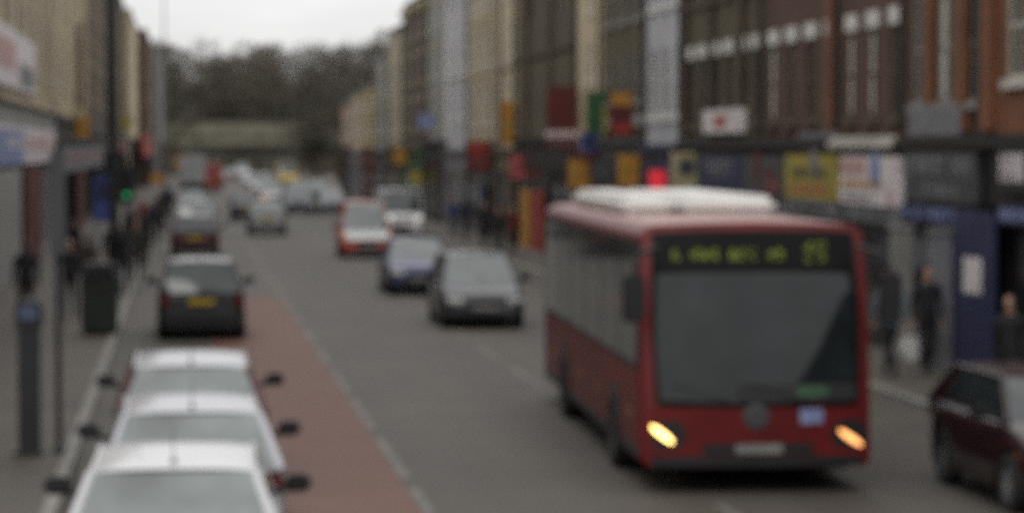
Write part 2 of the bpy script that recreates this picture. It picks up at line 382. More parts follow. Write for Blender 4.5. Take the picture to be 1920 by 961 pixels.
def building(label, loc, rz, W, wall, H=10.5, D=9.0, nwin=2, rows=((4.9, 6.3), (7.6, 9.1)), ww=1.0, frame='offwhite', lintel=None,
             shop='darkfront', shop_glass=True, pil=None, band=None, cornice=None, roof='parapet', curtains=(), detail=True, pilasters=None,
             blank=False, shop_h=3.9, door=True, name='terraced_building', sills=True, group=None):
    b = empty(name, loc, rz, label, 'building', group)
    W_ = W - .004
    holes = []; spots = []
    if not blank:
        for (z0, z1) in rows:
            for k in range(nwin):
                cx = W_ * (k + .5) / nwin; holes.append((cx - ww / 2, cx + ww / 2, z0, z1)); spots.append((cx, z0, z1))
    mb = MB()
    facade_wall(mb, W_, H, holes)
    mb.add([(0, 0, 0), (0, D, 0), (0, D, H), (0, 0, H)], [(0, 1, 2, 3)]); mb.add([(W_, 0, 0), (W_, D, 0), (W_, D, H), (W_, 0, H)], [(0, 1, 2, 3)])
    mb.add([(0, D, 0), (W_, D, 0), (W_, D, H), (0, D, H)], [(0, 1, 2, 3)]); mb.add([(0, 0, H), (W_, 0, H), (W_, D, H), (0, D, H)], [(0, 1, 2, 3)])
    mb.build('wall', M[wall], b)
    for i, (cx, z0, z1) in enumerate(spots):
        ms = window_meshes(ww, z1 - z0, M[frame], M[lintel] if lintel else None, detail)
        w = link('window', ms[0], b, (cx, 0, z0)); link('pane', ms[1], w)
        if sills: link('sill', ms[2], w)
        if lintel: link('lintel', ms[3], w)
        if i in curtains: link('curtain', ms[4], w)
    # ground floor: shopfront a little proud of the wall
    if shop:
        s = MB(); 
        s.box(.02, W_ - .02, -.10, -.003, .0, .45); s.build('stall_riser', M[shop], b, .01)
        hh = shop_h - 1.0
        n = max(1, int(W_ / 2.6)); pw = .30
        dr = n // 2 if door else -1
        x0 = .02 + pw; step = (W_ - .04 - 2 * pw) / n
        for k in range(n):
            a, c = x0 + k * step, x0 + (k + 1) * step
            if k == dr and n > 1:
                dm = MB(); dm.box(a + .08, c - .08, -.14, -.105, .1, hh - .1); dm.build('shop_door', M[shop], b, .01)
            gl = MB(); gl.box(a + .05, c - .05, -.07, -.02, .46, hh); gl.build('shop_window', M['shopglass'], b)
            mu = MB(); mu.box(c - .045, c + .045, -.12, -.015, .46, hh)
            if k < n - 1: mu.build('mullion', M[shop], b)
        for a in (.02, W_ - .02 - pw):
            p = MB(); p.box(a, a + pw, -.17, -.004, .46, hh); p.box(a - .0, a + pw, -.20, -.172, hh - .3, hh - .02); p.build('pilaster', M[pil or shop], b, .012)
        t = MB(); t.box(.02, W_ - .02, -.14, -.004, hh + .003, shop_h - .08); t.build('fascia_backing', M[shop], b)
        t = MB(); t.box(.0, W_, -.30, -.004, shop_h - .077, shop_h + .06); t.box(.0, W_, -.22, -.004, shop_h + .063, shop_h + .14); t.build('shop_cornice', M[pil or shop], b, .012)
    if band:
        for (z0, z1, mm_) in band:
            t = MB(); t.box(0.002, W_ - .002, -.08, -.004, z0, z1); t.build('string_course', M[mm_], b, .012)
    if pilasters:
        for (u, w, z0, z1, mm_) in pilasters:
            t = MB(); t.box(u, u + w, -.13, -.005, z0, z1); t.build('wall_pier', M[mm_], b, .012)
    if cornice:
        t = MB(); t.box(0.001, W_ - .001, -.28, -.004, H - .55, H - .35); t.box(.001, W_ - .001, -.16, -.004, H - .75, H - .553); t.build('cornice', M[cornice], b, .015)
    rf = MB()
    if roof == 'pitched':
        rf.prism([(0, 0), (0, 0), (0, 0)], 0, 0) if False else None
        rf.add([(0, -.15, H), (W_, -.15, H), (W_, D * .5, H + 2.3), (0, D * .5, H + 2.3), (0, D + .1, H), (W_, D + .1, H)], [(0, 1, 2, 3), (3, 2, 5, 4), (0, 3, 4), (1, 5, 2), (0, 4, 5, 1)])
        zc = H + 2.0
    else:
        rf.box(-.0, W_, -.10, .25, H + .003, H + .16); rf.box(0, W_, .253, D, H + .003, H + .06)
        zc = H + .3
    r = rf.build('roof', M['slate'] if roof == 'pitched' else M['greyrender'], b)
    ch = MB(); ch.box(-.0, .75, D * .35, D * .35 + 1.9, H - .3, zc + 1.5, 0); ch.box(-.06, .81, D * .35 - .06, D * .35 + 1.96, zc + 1.503, zc + 1.65, 0)
    for k in range(3): ch.lathe([(0, zc + 1.65), (.16, zc + 1.65), (.13, zc + 2.2), (.09, zc + 2.2)], 10, c=(.37, D * .35 + .4 + k * .55, 0), m=1)
    ch.build('chimney', [M[wall] if 'brick' in wall or wall == 'khaki' else M['brownbrick'], M['pot']], r)
    pipe = MB(); pipe.path([(W_ - .12, -.10, shop_h + .2), (W_ - .12, -.10, H - .4)], .05); pipe.box(W_ - .24, W_ - .002, -.22, -.005, H - .4, H - .15)
    pipe.build('drainpipe', M['darksteel'], b)
    return b

XR, XL = 13.0, -5.0
def rb(p0, p1, label, wall, **k):             # right-hand terrace, between two columns of the picture
    ya = hitX(p0, 300, XR)[0] if isinstance(p0, (int, float)) and p0 > 300 else p0
    yb = hitX(p1, 300, XR)[0]
    return building(label, (XR + bend((ya + yb) / 2), max(ya, yb), 0), R(-90), abs(yb - ya), wall, **k)
G1 = 'shops with flats above along the street'
rb(2600, 2120, 'plain orange brick shop building at the near right end of the terrace', 'orangebrick', H=10.5, nwin=3, lintel='offwhite', group=G1)
rb(2120, 1850, 'bright orange brick building with dark shopfront at the right edge of the photo', 'orangebrick', H=10.5, nwin=2, ww=1.1, rows=((4.9, 6.6), (7.6, 9.1)),
   band=((6.95, 7.15, 'offwhite'),), pilasters=((.0, .5, 4.1, 10, 'orangebrick'), (3.2, .5, 4.1, 10, 'orangebrick')), group=G1)
rb(1850, 1702, 'brick building with orange piers above the dark fascia and blue band', 'redbrick', H=10.5, nwin=3, ww=.85, rows=((4.6, 6.5), (7.6, 9.1)), frame='greyrender',
   pilasters=((3.35, .5, 4.1, 10, 'orangebrick'), (1.45, .28, 4.1, 10, 'orangebrick')), shop='darkfront', curtains=(1,), group=G1)
rb(1702, 1578, 'dark red brick building above the pink and white shop sign', 'redbrick', H=10.5, nwin=3, ww=.75, rows=((4.4, 6.1), (7.5, 9.1)), lintel='white', frame='brownframe',
   pil='offwhite', curtains=(0, 1), group=G1)
rb(1578, 1435, 'dark red brick building above the yellow shop sign', 'redbrick', H=10.5, nwin=4, ww=.85, rows=((4.4, 6.1), (7.5, 9.1)), lintel='white', frame='brownframe',
   pil='darkfront', curtains=(0,), pilasters=((6.2, .35, 4.1, 10, 'orangebrick'),), group=G1)
rb(1435, 1283, 'yellowish brick building with white lintels above the purple shop sign', 'khaki', H=10.5, nwin=6, ww=.85, rows=((4.4, 6.1), (7.5, 9.1)), lintel='white', frame='brownframe',
   pilasters=tuple((u, .4, 4.1, 10, 'brownbrick') for u in (.2, 3.6, 7.2)), group=G1)
rb(1283, 1213, 'narrow lilac white rendered building with tall paired windows', 'lilac', H=11.0, nwin=3, ww=1.0, rows=((4.7, 6.6), (7.7, 10.2)), frame='white', shop='navy', shop_h=3.8, group=G1, roof='pitched')
rb(1213, 1130, 'grey brown brick building between the lilac front and the cream strip', 'khaki', H=10.6, nwin=3, ww=1.0, rows=((5.2, 6.6), (7.6, 9.2)), frame='greyrender',
   cornice='khaki', band=((4.45, 4.85, 'greyrender'),), shop='dgrey', shop_h=4.0, group=G1)
rb(1130, 1083, 'narrow cream fronted building beside the grey brown brick one', 'cream', H=11.4, nwin=1, ww=.8, rows=((6.0, 7.2), (8.2, 9.6)), frame='offwhite', cornice='cream', shop='maroon', shop_h=3.6, group=G1)
rb(1083, 970, 'broad khaki brick building with an almost blank upper wall', 'khaki', H=12.4, nwin=2, ww=1.1, rows=((8.6, 10.2),), frame='brownbrick', sills=False, shop='darkfront', shop_h=4.1, band=((7.2, 7.45, 'brownbrick'),), pilasters=((3.0, .6, 4.3, 11.8, 'brownbrick'), (9.5, .6, 4.3, 11.8, 'brownbrick')), group=G1)
rb(970, 930, 'cream stucco house just beyond the blank khaki wall', 'cream', H=12.6, nwin=2, rows=((4.9, 6.6), (7.5, 9.0), (10, 11.3)), cornice='cream', shop='brownframe', shop_h=3.7, band=((7.0, 7.2, 'cream2'),), pilasters=((.1, .5, 4.2, 11.5, 'cream2'),), group=G1)
rb(930, 880, 'pale stone house with close set sash windows behind the red sign', 'cream2', H=12.6, nwin=3, rows=((4.9, 6.6), (7.5, 9.0), (10, 11.3)), cornice='cream', lintel='cream', shop='dgrey', shop_h=4.0, band=((7.0, 7.18, 'cream'), (9.4, 9.6, 'cream')), group=G1)
rb(880, 838, 'white rendered house, the palest front on the right side', 'lilac', H=12.2, nwin=2, ww=1.2, rows=((5.2, 6.8), (7.7, 9.2), (10, 11.2)), frame='white', cornice='white', shop='greyp', shop_h=3.7, band=((7.15, 7.35, 'white'),), pilasters=((.1, .8, 4.2, 11.4, 'white'),), group=G1)
rb(838, 800, 'grey rendered house beside the palest front', 'greyrender', H=12.4, nwin=3, rows=((4.9, 6.5), (7.5, 9.0), (10, 11.2)), lintel='cream2', shop='darkfront', shop_h=4.1, pilasters=((.1, .8, 4.2, 11.8, 'khaki'),), group=G1)
rb(800, 757, 'brown brick house with cream window surrounds', 'brownbrick', H=12.2, nwin=3, rows=((4.9, 6.5), (7.5, 9.0), (10, 11.2)), lintel='cream', frame='cream', roof='pitched', cornice='cream', shop='green', shop_h=3.7, group=G1, detail=False)
rb(757, 728, 'cream house with dark slate roof where the roofline steps down', 'cream2', H=11.2, nwin=4, rows=((4.9, 6.5), (7.5, 9.0)), lintel='cream', roof='pitched', shop='brownframe', shop_h=3.9, group=G1, detail=False)
rb(728, 702, 'grey brown house beyond the step in the roofline', 'greyrender', H=10.0, nwin=5, rows=((4.9, 6.3), (7.3, 8.7)), lintel='cream2', shop='dgrey', shop_h=3.6, group=G1, detail=False)
rb(702, 680, 'yellow rendered house far along the right side', 'yellowrender', H=8.2, nwin=5, rows=((4.9, 6.2), (6.7, 7.6)), shop='maroon', shop_h=3.8, group=G1, detail=False)
rb(680, 655, 'pale cream house far along the right side next to the yellow one', 'cream', H=8.0, nwin=5, rows=((4.9, 6.2), (6.7, 7.5)), lintel='cream', shop='greyp', shop_h=3.6, group=G1, detail=False)
rb(655, 632, 'pinkish house at the far end of the right side', 'pinkrender', H=7.6, nwin=6, rows=((4.7, 6.0),), lintel='cream2', roof='pitched', group=G1, detail=False)

def lb(y0, y1, label, wall, **k):             # left-hand terrace
    return building(label, (XL + bend((y0 + y1) / 2), y0, 0), R(90), y1 - y0, wall, group=G1, **k)
R4 = ((6.4, 8.4), (9.6, 11.3), (12.3, 13.6))
lb(30, 70, 'near cream stucco terrace on the left edge', 'cream', H=14, nwin=8, rows=R4, shop_h=5.2, cornice='cream', name='terraced_building')
lb(70, 104, 'cream stucco building over the white and blue fascia on the left', 'cream', H=14.5, nwin=5, ww=1.5, rows=R4, shop_h=5.2, shop='greyrender', cornice='cream', pil='cream2',
   pilasters=tuple((u, .9, 5.5, 13.5, 'cream2') for u in (.1, 6.3, 13.1, 19.9, 26.6, 32.9)))
lb(104, 141, 'cream building with broad stucco piers and brown arched panel on the left', 'cream', H=15, nwin=4, ww=2.2, rows=R4, shop_h=5.0, shop='darkfront', cornice='cream',
   pilasters=tuple((u, 1.6, 5.3, 14, 'cream') for u in (.4, 8.6, 17.8, 27, 34)))
lb(141, 178, 'brown brick building beyond the cream piers on the left', 'brownbrick', H=15, nwin=5, ww=1.6, rows=R4, shop_h=4.6, lintel='cream', frame='cream')
lb(178, 222, 'dark brick building with pale window frames on the left', 'khaki', H=15.5, nwin=6, ww=1.6, rows=R4, shop_h=4.6, lintel='cream2', frame='cream')
lb(222, 262, 'pale cream building near the far end of the left side', 'cream', H=15.2, nwin=5, rows=R4, shop_h=4.6, detail=False)
lb(262, 305, 'red brick building at the far end of the left side', 'redbrick', H=15.4, nwin=5, rows=R4, lintel='cream', shop_h=4.6, detail=False)
lb(305, 345, 'grey building last in the left side row', 'greyrender', H=14.8, nwin=5, rows=R4, shop_h=4.6, detail=False)
# unseen blocks added behind the camera to shape reflections and darken the bus front
building('unseen plain brick terrace behind the photographer on the right, height set for the windscreen reflection', (XR + 1.0, 21, 0), R(-90), 75, 'brownbrick', H=7.5, nwin=20, rows=((4.6, 6.2),), detail=False, name='terraced_building', group=G1)

building('unseen brick terrace added across the street behind the photographer to darken the bus front', (28, -62, 0), R(180), 48, 'brownbrick', H=11, nwin=12, rows=((4.6, 6.2), (7.5, 9)), detail=False, group=G1)

# brown arched panel on the left cream front
a = MB(); pts = [(-1.8, 0), (1.8, 0), (1.8, 3.0)] + [(1.8 * math.cos(t), 3.0 + 1.0 * math.sin(t)) for t in [math.pi * i / 12 for i in range(1, 12)]] + [(-1.8, 3.0)]
a.prism(pts, -.16, 0)
yc, zc = hitX(146, 190, XL + .12)
o = a.build('arched_panel', mat('brown_panel', (.11, .055, .030), .7, var=.3)); o.location = (XL + .20, yc, zc - .3); o.rotation_euler = (0, 0, R(90))
tag(o, 'brown arched panel fixed on the cream front above the left shops', 'panel')

# ------------------------------------------------------------------ signs
def glyphs(mb, x0, x1, z0, z1, y, n, seed, m=0):
    rd = random.Random(seed); cw = (x1 - x0) / n; h = z1 - z0; t = min(cw * .2, h * .22)
    for i in range(n):
        a, b_ = x0 + i * cw + cw * .1, x0 + (i + 1) * cw - cw * .1
        if rd.random() < .12: continue
        k = rd.choice([(1, 0, 1, 1, 0), (1, 1, 0, 1, 0), (0, 0, 1, 0, 1), (1, 0, 1, 0, 1), (1, 1, 1, 1, 0), (0, 1, 1, 0, 1)])
        if k[0]: mb.box(a, a + t, y, y + .02, z0, z1, m)
        if k[1]: mb.box(b_ - t, b_, y, y + .02, z0, z1, m)
        if k[2]: mb.box(a + t, b_ - t, y, y + .02, z1 - t, z1, m)
        if k[3]: mb.box(a + t, b_ - t, y, y + .02, (z0 + z1) / 2 - t / 2, (z0 + z1) / 2 + t / 2, m)
        if k[4]: mb.box((a + b_) / 2 - t / 2, (a + b_) / 2 + t / 2, y, y + .02, z0, z1 - t, m)
_sd = [100]
def board(name, label, cat, loc, rz, w, h, base, items=(), th=.12, group=None):
    """flat sign, local x across, z up from 0 to h, faces local -y; items: ('text', u0,u1,v0,v1,n,mat) / ('patch', u0,u1,v0,v1,mat) / ('disc', u,v,r,mat)"""
    b = MB(); b.box(-w / 2, w / 2, -th, -.002, 0, h)
    o = b.build(name, M[base], None, .012); o.location = loc; o.rotation_euler = (0, 0, rz); tag(o, label, cat, group)
    for it in items:
        q = MB(); y_ = -th - .016
        if it[0] == 'text':
            _, u0, u1, v0, v1, n, mm_ = it; _sd[0] += 1
            glyphs(q, -w / 2 + u0 * w, -w / 2 + u1 * w, v0 * h, v1 * h, y_, n, _sd[0]); q.build('lettering', M[mm_], o)
        elif it[0] == 'patch':
            _, u0, u1, v0, v1, mm_ = it
            q.box(-w / 2 + u0 * w, -w / 2 + u1 * w, -th - .010, -th - .001, v0 * h, v1 * h); q.build('colour_field', M[mm_], o, .004)
        else:
            _, u, v, r, mm_ = it
            q.lathe([(0, -th - .012), (r, -th - .012), (r, -th - .002)], 28, 'y', (-w / 2 + u * w, 0, v * h), 0, False); q.build('emblem', M[mm_], o)
    return o
GS = 'shop signs on the right-hand shopfronts'
def rsign(px0, px1, py0, py1, label, base, items=(), name='shop_sign', proud=.16, cat='shop sign'):
    X = XR - proud
    pm = (px0 + px1) / 2
    y0, y1 = hitX(px0, py1, X)[0], hitX(px1, py1, X)[0]; ym, zb = hitX(pm, py1, X); _, zt = hitX(pm, py0, X)
    return board(name, label, cat, (X + bend(ym), (y0 + y1) / 2, zb), R(-90), abs(y0 - y1), zt - zb, base, items, group=GS)
rsign(1885, 2010, 275, 365, 'black fascia with big white letters at the right edge', 'darkfront', (('text', .02, .9, .25, .85, 6, 'signwhite'),))
rsign(1885, 2010, 388, 425, 'blue strip sign under the black fascia at the right edge', 'navy', (('text', .02, .9, .2, .8, 12, 'paleblue'),))
rsign(1708, 1842, 285, 380, 'dark grey fascia with two lines of grey letters', 'dgrey', (('text', .05, .60, .55, .92, 6, 'greyp'), ('text', .68, .95, .5, .95, 2, 'greyp'), ('text', .25, .75, .12, .36, 9, 'greyp')))
rsign(1702, 1838, 386, 420, 'blue strip sign with pale letters under the dark grey fascia', 'navy', (('text', .05, .95, .15, .85, 11, 'paleblue'),))
rsign(1714, 1812, 198, 268, 'plain grey board hung above the dark grey fascia', 'greyp', (), proud=.03)
rsign(1585, 1697, 293, 385, 'pink white sign with a blue blob and orange letters', 'signwhite',
      (('patch', .02, .46, .62, .94, 'pinksoft'), ('disc', .62, .72, .36, 'paleblue'), ('text', .05, .75, .32, .50, 8, 'amber'), ('text', .1, .7, .08, .2, 10, 'greyp'), ('disc', .86, .16, .14, 'pinksoft')))
rsign(1590, 1695, 390, 416, 'thin grey strip with small letters under the pink white sign', 'greyp', (('text', .05, .95, .2, .8, 12, 'dgrey'),), proud=.22)
rsign(1482, 1577, 290, 374, 'yellow sign with dark and orange lettering', 'yellow', (('disc', .6, .78, .35, 'greyp'), ('text', .15, .85, .46, .7, 6, 'dgrey'), ('text', .1, .9, .12, .32, 8, 'pinkred')))
rsign(1484, 1572, 376, 405, 'grey strip sign under the yellow sign', 'greyp', (('text', .1, .9, .2, .8, 8, 'dgrey'),), proud=.22)
rsign(1506, 1577, 248, 288, 'grey board above the yellow sign', 'greyp', (), proud=.03)
rsign(1404, 1479, 292, 378, 'dark green sign with round red pink lettering', 'dgrey', (('disc', .35, .75, .35, 'maroon'), ('disc', .68, .35, .45, 'maroon'), ('text', .5, .86, .25, .45, 4, 'pinkred')))
rsign(1316, 1402, 290, 356, 'purple blue sign with grey lettering in the middle', 'navy', (('text', .2, .8, .35, .85, 5, 'greyp'),))
rsign(1410, 1478, 384, 412, 'pale strip between the yellow and green signs\' shopfronts', 'greyp', (), proud=.22)
rsign(1326, 1400, 205, 250, 'whitish board with a red middle hung above the purple blue sign', 'signwhite', (('patch', .32, .62, .25, .75, 'pinkred'),), proud=.03)
# projecting signs stand square to the wall and face along the street
def psign(px0, px1, py0, py1, label, base, items=(), name='projecting_sign', X=None, th=.2):
    xr = XR - .06
    yf, zb = hitX(px1, py1, xr); _, zt = hitX(px1, py0, xr)
    s = (px1 - px0) * yf / FPX
    b = board(name, label, 'projecting sign', (xr - s / 2 + bend(yf), yf, zb), 0, s, zt - zb, base, items, th=th, group='signs projecting from the right-hand shops')
    br = MB(); br.box(s / 2 + .003, s / 2 + .12, -.12, -.06, (zt - zb) * .75, (zt - zb) * .75 + .05); br.box(s / 2 + .003, s / 2 + .12, -.12, -.06, (zt - zb) * .2, (zt - zb) * .2 + .05)
    br.build('bracket', M['darksteel'], b)
    return b
psign(1255, 1312, 285, 358, 'cream projecting sign with a dark round mark', 'beige', (('disc', .5, .62, .22, 'dgrey'),))
psign(1216, 1250, 320, 356, 'small bright red lit sign over the bus roof', 'hotred')
psign(1157, 1202, 290, 350, 'amber box sign beside the red lit sign', 'amber', (('text', .15, .85, .45, .65, 4, 'yellow'),))
psign(1064, 1108, 300, 352, 'amber box sign farther left above the bus roof', 'amber', (('text', .15, .85, .45, .65, 4, 'beige'),))
psign(1108, 1150, 300, 345, 'grey box sign between the two amber ones', 'dgrey', (('text', .2, .8, .4, .7, 3, 'greyp'),))
psign(1098, 1136, 172, 252, 'dark green projecting sign with a yellow edge', 'green', (('patch', .8, .97, .05, .7, 'yellow'),))
psign(1142, 1184, 172, 255, 'tall red sign with an amber top next to the green one', 'maroon', (('patch', .05, .95, .68, .97, 'amber'), ('patch', .1, .9, .06, .3, 'redpanel')))
psign(1088, 1120, 250, 284, 'blue sign under the green projecting sign', 'blue', (('disc', .5, .5, .16, 'navy'),))
psign(1023, 1082, 163, 242, 'large plain maroon sign on the khaki wall', 'maroon', (('patch', .06, .94, .1, .94, 'maroon'),))
psign(1022, 1082, 246, 258, 'thin white strip under the large maroon sign', 'signwhite', (('text', .1, .9, .2, .8, 9, 'pinkred'),))
psign(1022, 1082, 260, 278, 'narrow maroon strip sign below the white one', 'maroon', (('text', .1, .9, .2, .8, 9, 'greyp'),))
psign(874, 922, 264, 320, 'red and maroon sign with a pink top over the far pavement', 'maroon', (('patch', .1, .9, .6, .95, 'redpanel'), ('text', .15, .85, .2, .45, 4, 'pinkred')))
psign(955, 984, 290, 335, 'small salmon red sign right of the maroon one', 'pinkred', (('text', .2, .8, .3, .7, 3, 'redpanel'),))
psign(940, 964, 190, 272, 'narrow amber upright banner beside the cream house', 'amber', (('patch', .1, .9, .4, .5, 'yellow'),))
psign(936, 952, 282, 318, 'small cream sign beside the amber banner', 'beige')
psign(738, 765, 278, 306, 'small orange sign far along the right side', 'amber')
psign(768, 792, 320, 345, 'small yellow green sign above the white van', 'yellow')
psign(785, 815, 215, 240, 'pale blue sign on the far houses', 'paleblue')
# left side
GL = 'shop signs on the left-hand shopfronts'
def lsign(px0, px1, py0, py1, label, base, items=(), proud=.17):
    X = XL + proud; pm = (px0 + px1) / 2
    y0, y1 = hitX(px0, py1, X)[0], hitX(px1, py1, X)[0]; ym, zb = hitX(pm, py1, X); zt = hitX(pm, py0, X)[1]
    return board('shop_sign', label, 'shop sign', (X + bend(ym), (y0 + y1) / 2, zb), R(90), abs(y1 - y0), zt - zb, base, items, group=GL)
lsign(-30, 98, 238, 308, 'long white fascia with a blue end and pinkish letters on the left', 'signwhite', (('patch', .0, .42, .0, .9, 'paleblue'), ('text', .45, .95, .3, .75, 8, 'pinksoft'), ('text', .05, .38, .3, .7, 5, 'signwhite')))
lsign(-30, 60, 55, 165, 'large pinkish poster board high on the left cream front', 'signwhite', (('patch', .1, .5, .3, .8, 'pinksoft'), ('patch', .6, .95, .1, .5, 'greyp')), proud=.05)
lsign(112, 190, 275, 318, 'grey fascia with dull letters beyond the white one', 'greyp', (('text', .1, .9, .3, .7, 9, 'pinkred'),))
lsign(205, 232, 262, 285, 'dull red fascia far along the left side', 'maroon')
lsign(238, 270, 255, 292, 'bright red fascia far along the left side', 'redpanel', (('text', .1, .9, .3, .7, 7, 'pinkred'),))
def lpsign(px0, px1, py0, py1, label, base, items=()):
    xl = XL + .06; yf, zb = hitX(px0, py1, xl); zt = hitX(px0, py0, xl)[1]; s = (px1 - px0) * yf / FPX
    b = board('projecting_sign', label, 'projecting sign', (xl + s / 2 + bend(yf), yf, zb), 0, s, zt - zb, base, items, th=.2, group='signs projecting from the left-hand shops')
    br = MB(); br.box(-s / 2 - .12, -s / 2 - .003, -.12, -.06, (zt - zb) * .7, (zt - zb) * .7 + .05); br.build('bracket', M['darksteel'], b); return b
lpsign(136, 168, 212, 258, 'amber projecting sign on the left with a pale top', 'amber', (('patch', .05, .95, .8, .97, 'beige'),))
lpsign(276, 296, 292, 318, 'small amber sign low on the far left side', 'amber')
lpsign(256, 284, 325, 350, 'orange brown sign far on the left near the green signal', mat('orange_brown', (.25, .09, .03)).name if False else 'amber')
lpsign(222, 240, 215, 240, 'small olive sign high on the far left side', 'yellow')
lpsign(300, 322, 268, 292, 'small blue sign at the far end of the left side', 'blue')
# shop doors and panels at pavement level
def panel(name, label, cat, X, Y, z0, z1, w, m_, rz, items=()):
    return board(name, label, cat, (X, Y, z0), rz, w, z1 - z0, m_, items, th=.08)
yy = hitX(60, 400, XL + .25)[0]; panel('shop_shutter', 'dark red shutter panel under the white and blue fascia', 'shutter', XL + .25, yy, .13, 3.2, 8.5, 'maroon', R(90))
yy = hitX(12, 400, XL + .25)[0]; panel('shop_shutter', 'pale grey shutter at the left edge under the blue fascia end', 'shutter', XL + .25, yy, .13, 3.25, 11, 'greyrender', R(90))
yy = hitX(150, 400, XL + .25)[0]; panel('shop_shutter', 'brown red shutter between dark shopfronts on the left', 'shutter', XL + .25, yy, .13, 2.9, 8.0, 'maroon', R(90))
p = at(199, 462); o = board('hoarding', 'blue upright hoarding board standing on the left pavement', 'hoarding', (p.x, p.y, .12), 0, .95, 1.75, 'blue', (('patch', .1, .9, .45, .92, 'navy'),), th=.1)
o.location.z = zat(415, p.x, p.y); 
lg = MB(); lg.box(-.40, -.34, -.08, -.02, -(o.location.z - .12), 0); lg.box(.34, .40, -.08, -.02, -(o.location.z - .12), 0); lg.build('leg', M['steel'], o)
ya, yb = hitX(1868, 500, XR - .25)[0], hitX(1792, 500, XR - .25)[0]
o = panel('shop_door', 'dark blue shop door with a white notice behind the parked car', 'shop door', XR - .22, (ya + yb) / 2, .13, 2.8, abs(yb - ya), 'navy', R(-90), (('patch', .28, .72, .50, .72, 'signwhite'),))
for (px, lab) in ((1692, 'pale grey column beside the bus mirror on the right shopfront'), (1766, 'dim grey column left of the blue door')):
    yc = hitX(px, 500, XR - .4)[0]
    c = MB(); c.box(-.17, .17, -.17, .17, 0, 2.25); c.box(-.21, .21, -.21, .21, 2.252, 2.36); c.box(-.21, .21, -.21, .21, 0.0, .002)
    o = c.build('shop_column', M['greyrender'] if px < 1700 else M['greyp'], None, .015); o.location = (XR - .42, yc, .12); tag(o, lab, 'column')
for (px, m_, lab) in ((1008, 'redpanel', 'red shop door behind the rear of the bus'), (985, 'amber', 'orange shop door left of the red one'), (905, 'navy', 'dark blue shop door under the maroon sign')):
    yc = hitX(px, 430, XR - .24)[0]; panel('shop_door', lab, 'shop door', XR - .2, yc, .13, 2.3, 2.6, m_, R(-90))

# ------------------------------------------------------------------ bridge, wood, trees
Yb = 385
b = empty('railway_bridge', (8, Yb, 0), 0, 'olive grey concrete railway bridge across the end of the street', 'bridge')
zb0, zb1 = zat(273, 8, Yb), zat(231, 8, Yb)
d = MB(); d.box(-60, 60, 0, 7, zb0, zb0 + (zb1 - zb0) * .42); d.build('deck', M['concrete'], b, .05)
d = MB(); d.box(-60, 60, -.25, .15, zb0 + (zb1 - zb0) * .42 + .01, zb1); d.box(-60, 60, -.4, .3, zb1 + .003, zb1 + .2)
for k in range(-20, 21): d.box(k * 3 - .15, k * 3 + .15, -.33, -.253, zb0 + (zb1 - zb0) * .42 + .01, zb1)
d.build('parapet', M['concrete'], b)
for x0, x1 in ((-60, -8), (10, 60)):
    d = MB(); d.box(x0, x1, .5, 6.5, -.1, zb0 - .004); d.build('abutment', M['brownbrick'], b)

wd = MB(); rd = random.Random(3)
def crown_top(x):                              # heights of the tree line, seen from the street
    px = 343 + x * 10.6
    pts = [(-900, 95), (310, 88), (345, 84), (395, 96), (418, 108), (445, 92), (520, 86), (560, 104), (600, 92), (650, 84), (700, 74), (3000, 70)]
    for (a, ya_), (b_, yb_) in zip(pts[:-1], pts[1:]):
        if a <= px <= b_: yv = ya_ + (yb_ - ya_) * (px - a) / (b_ - a); break
    else: yv = 90
    return 3.8 + (280 - yv) / 10.6
def twig(mb, p, L_, m):
    d_ = Vector((rd.gauss(0, 1), rd.gauss(0, 1), rd.gauss(.5, .8))).normalized(); s_ = d_.orthogonal().normalized(); s_.rotate(Matrix.Rotation(rd.random() * 6.28, 3, d_))
    w_ = L_ * rd.uniform(.08, .22)
    q = p + d_ * L_
    mb.add([p - s_ * w_ * .5, p + s_ * w_ * .5, q + s_ * w_ * .2, q - s_ * w_ * .2], [(0, 1, 2, 3)], m)
for i in range(150):
    x = rd.uniform(-75, 120) if i > 70 else rd.uniform(-6, 42)
    yv = rd.uniform(432, 500); top = crown_top(x * 465 / yv) * rd.uniform(.86, 1.04) + rd.uniform(-.6, .4); r_ = rd.uniform(3.2, 5.0)
    base = 15 * min(1, max(0, (yv - 430) / 72)) * .6
    wd.tube((x, yv, base - 1), (x + rd.uniform(-.6, .6), yv, top - r_ * .8), .35, .12, 5, 1)
    for k in range(330):
        u = rd.random() ** .5; th = rd.random() * 6.283; zz = rd.uniform(-1, 1)
        p_ = Vector((x + r_ * u * math.cos(th) * math.sqrt(1 - zz * zz * .8), yv + r_ * u * math.sin(th), top - r_ * 1.1 + zz * r_ * 1.0))
        twig(wd, p_, rd.uniform(.6, 1.5), 0 if rd.random() < .8 else 2)
    for k in range(70):
        twig(wd, Vector((x + rd.uniform(-4, 4), yv + rd.uniform(-3, 3), rd.uniform(base, top - r_ * 1.6))), rd.uniform(1.2, 2.6), 0 if rd.random() < .6 else 2)
o = wd.build('wood', [M['twig'], M['bark'], M['evergreen']]); tag(o, 'dark wintry wood rising behind the railway bridge', 'wood', kind='stuff')

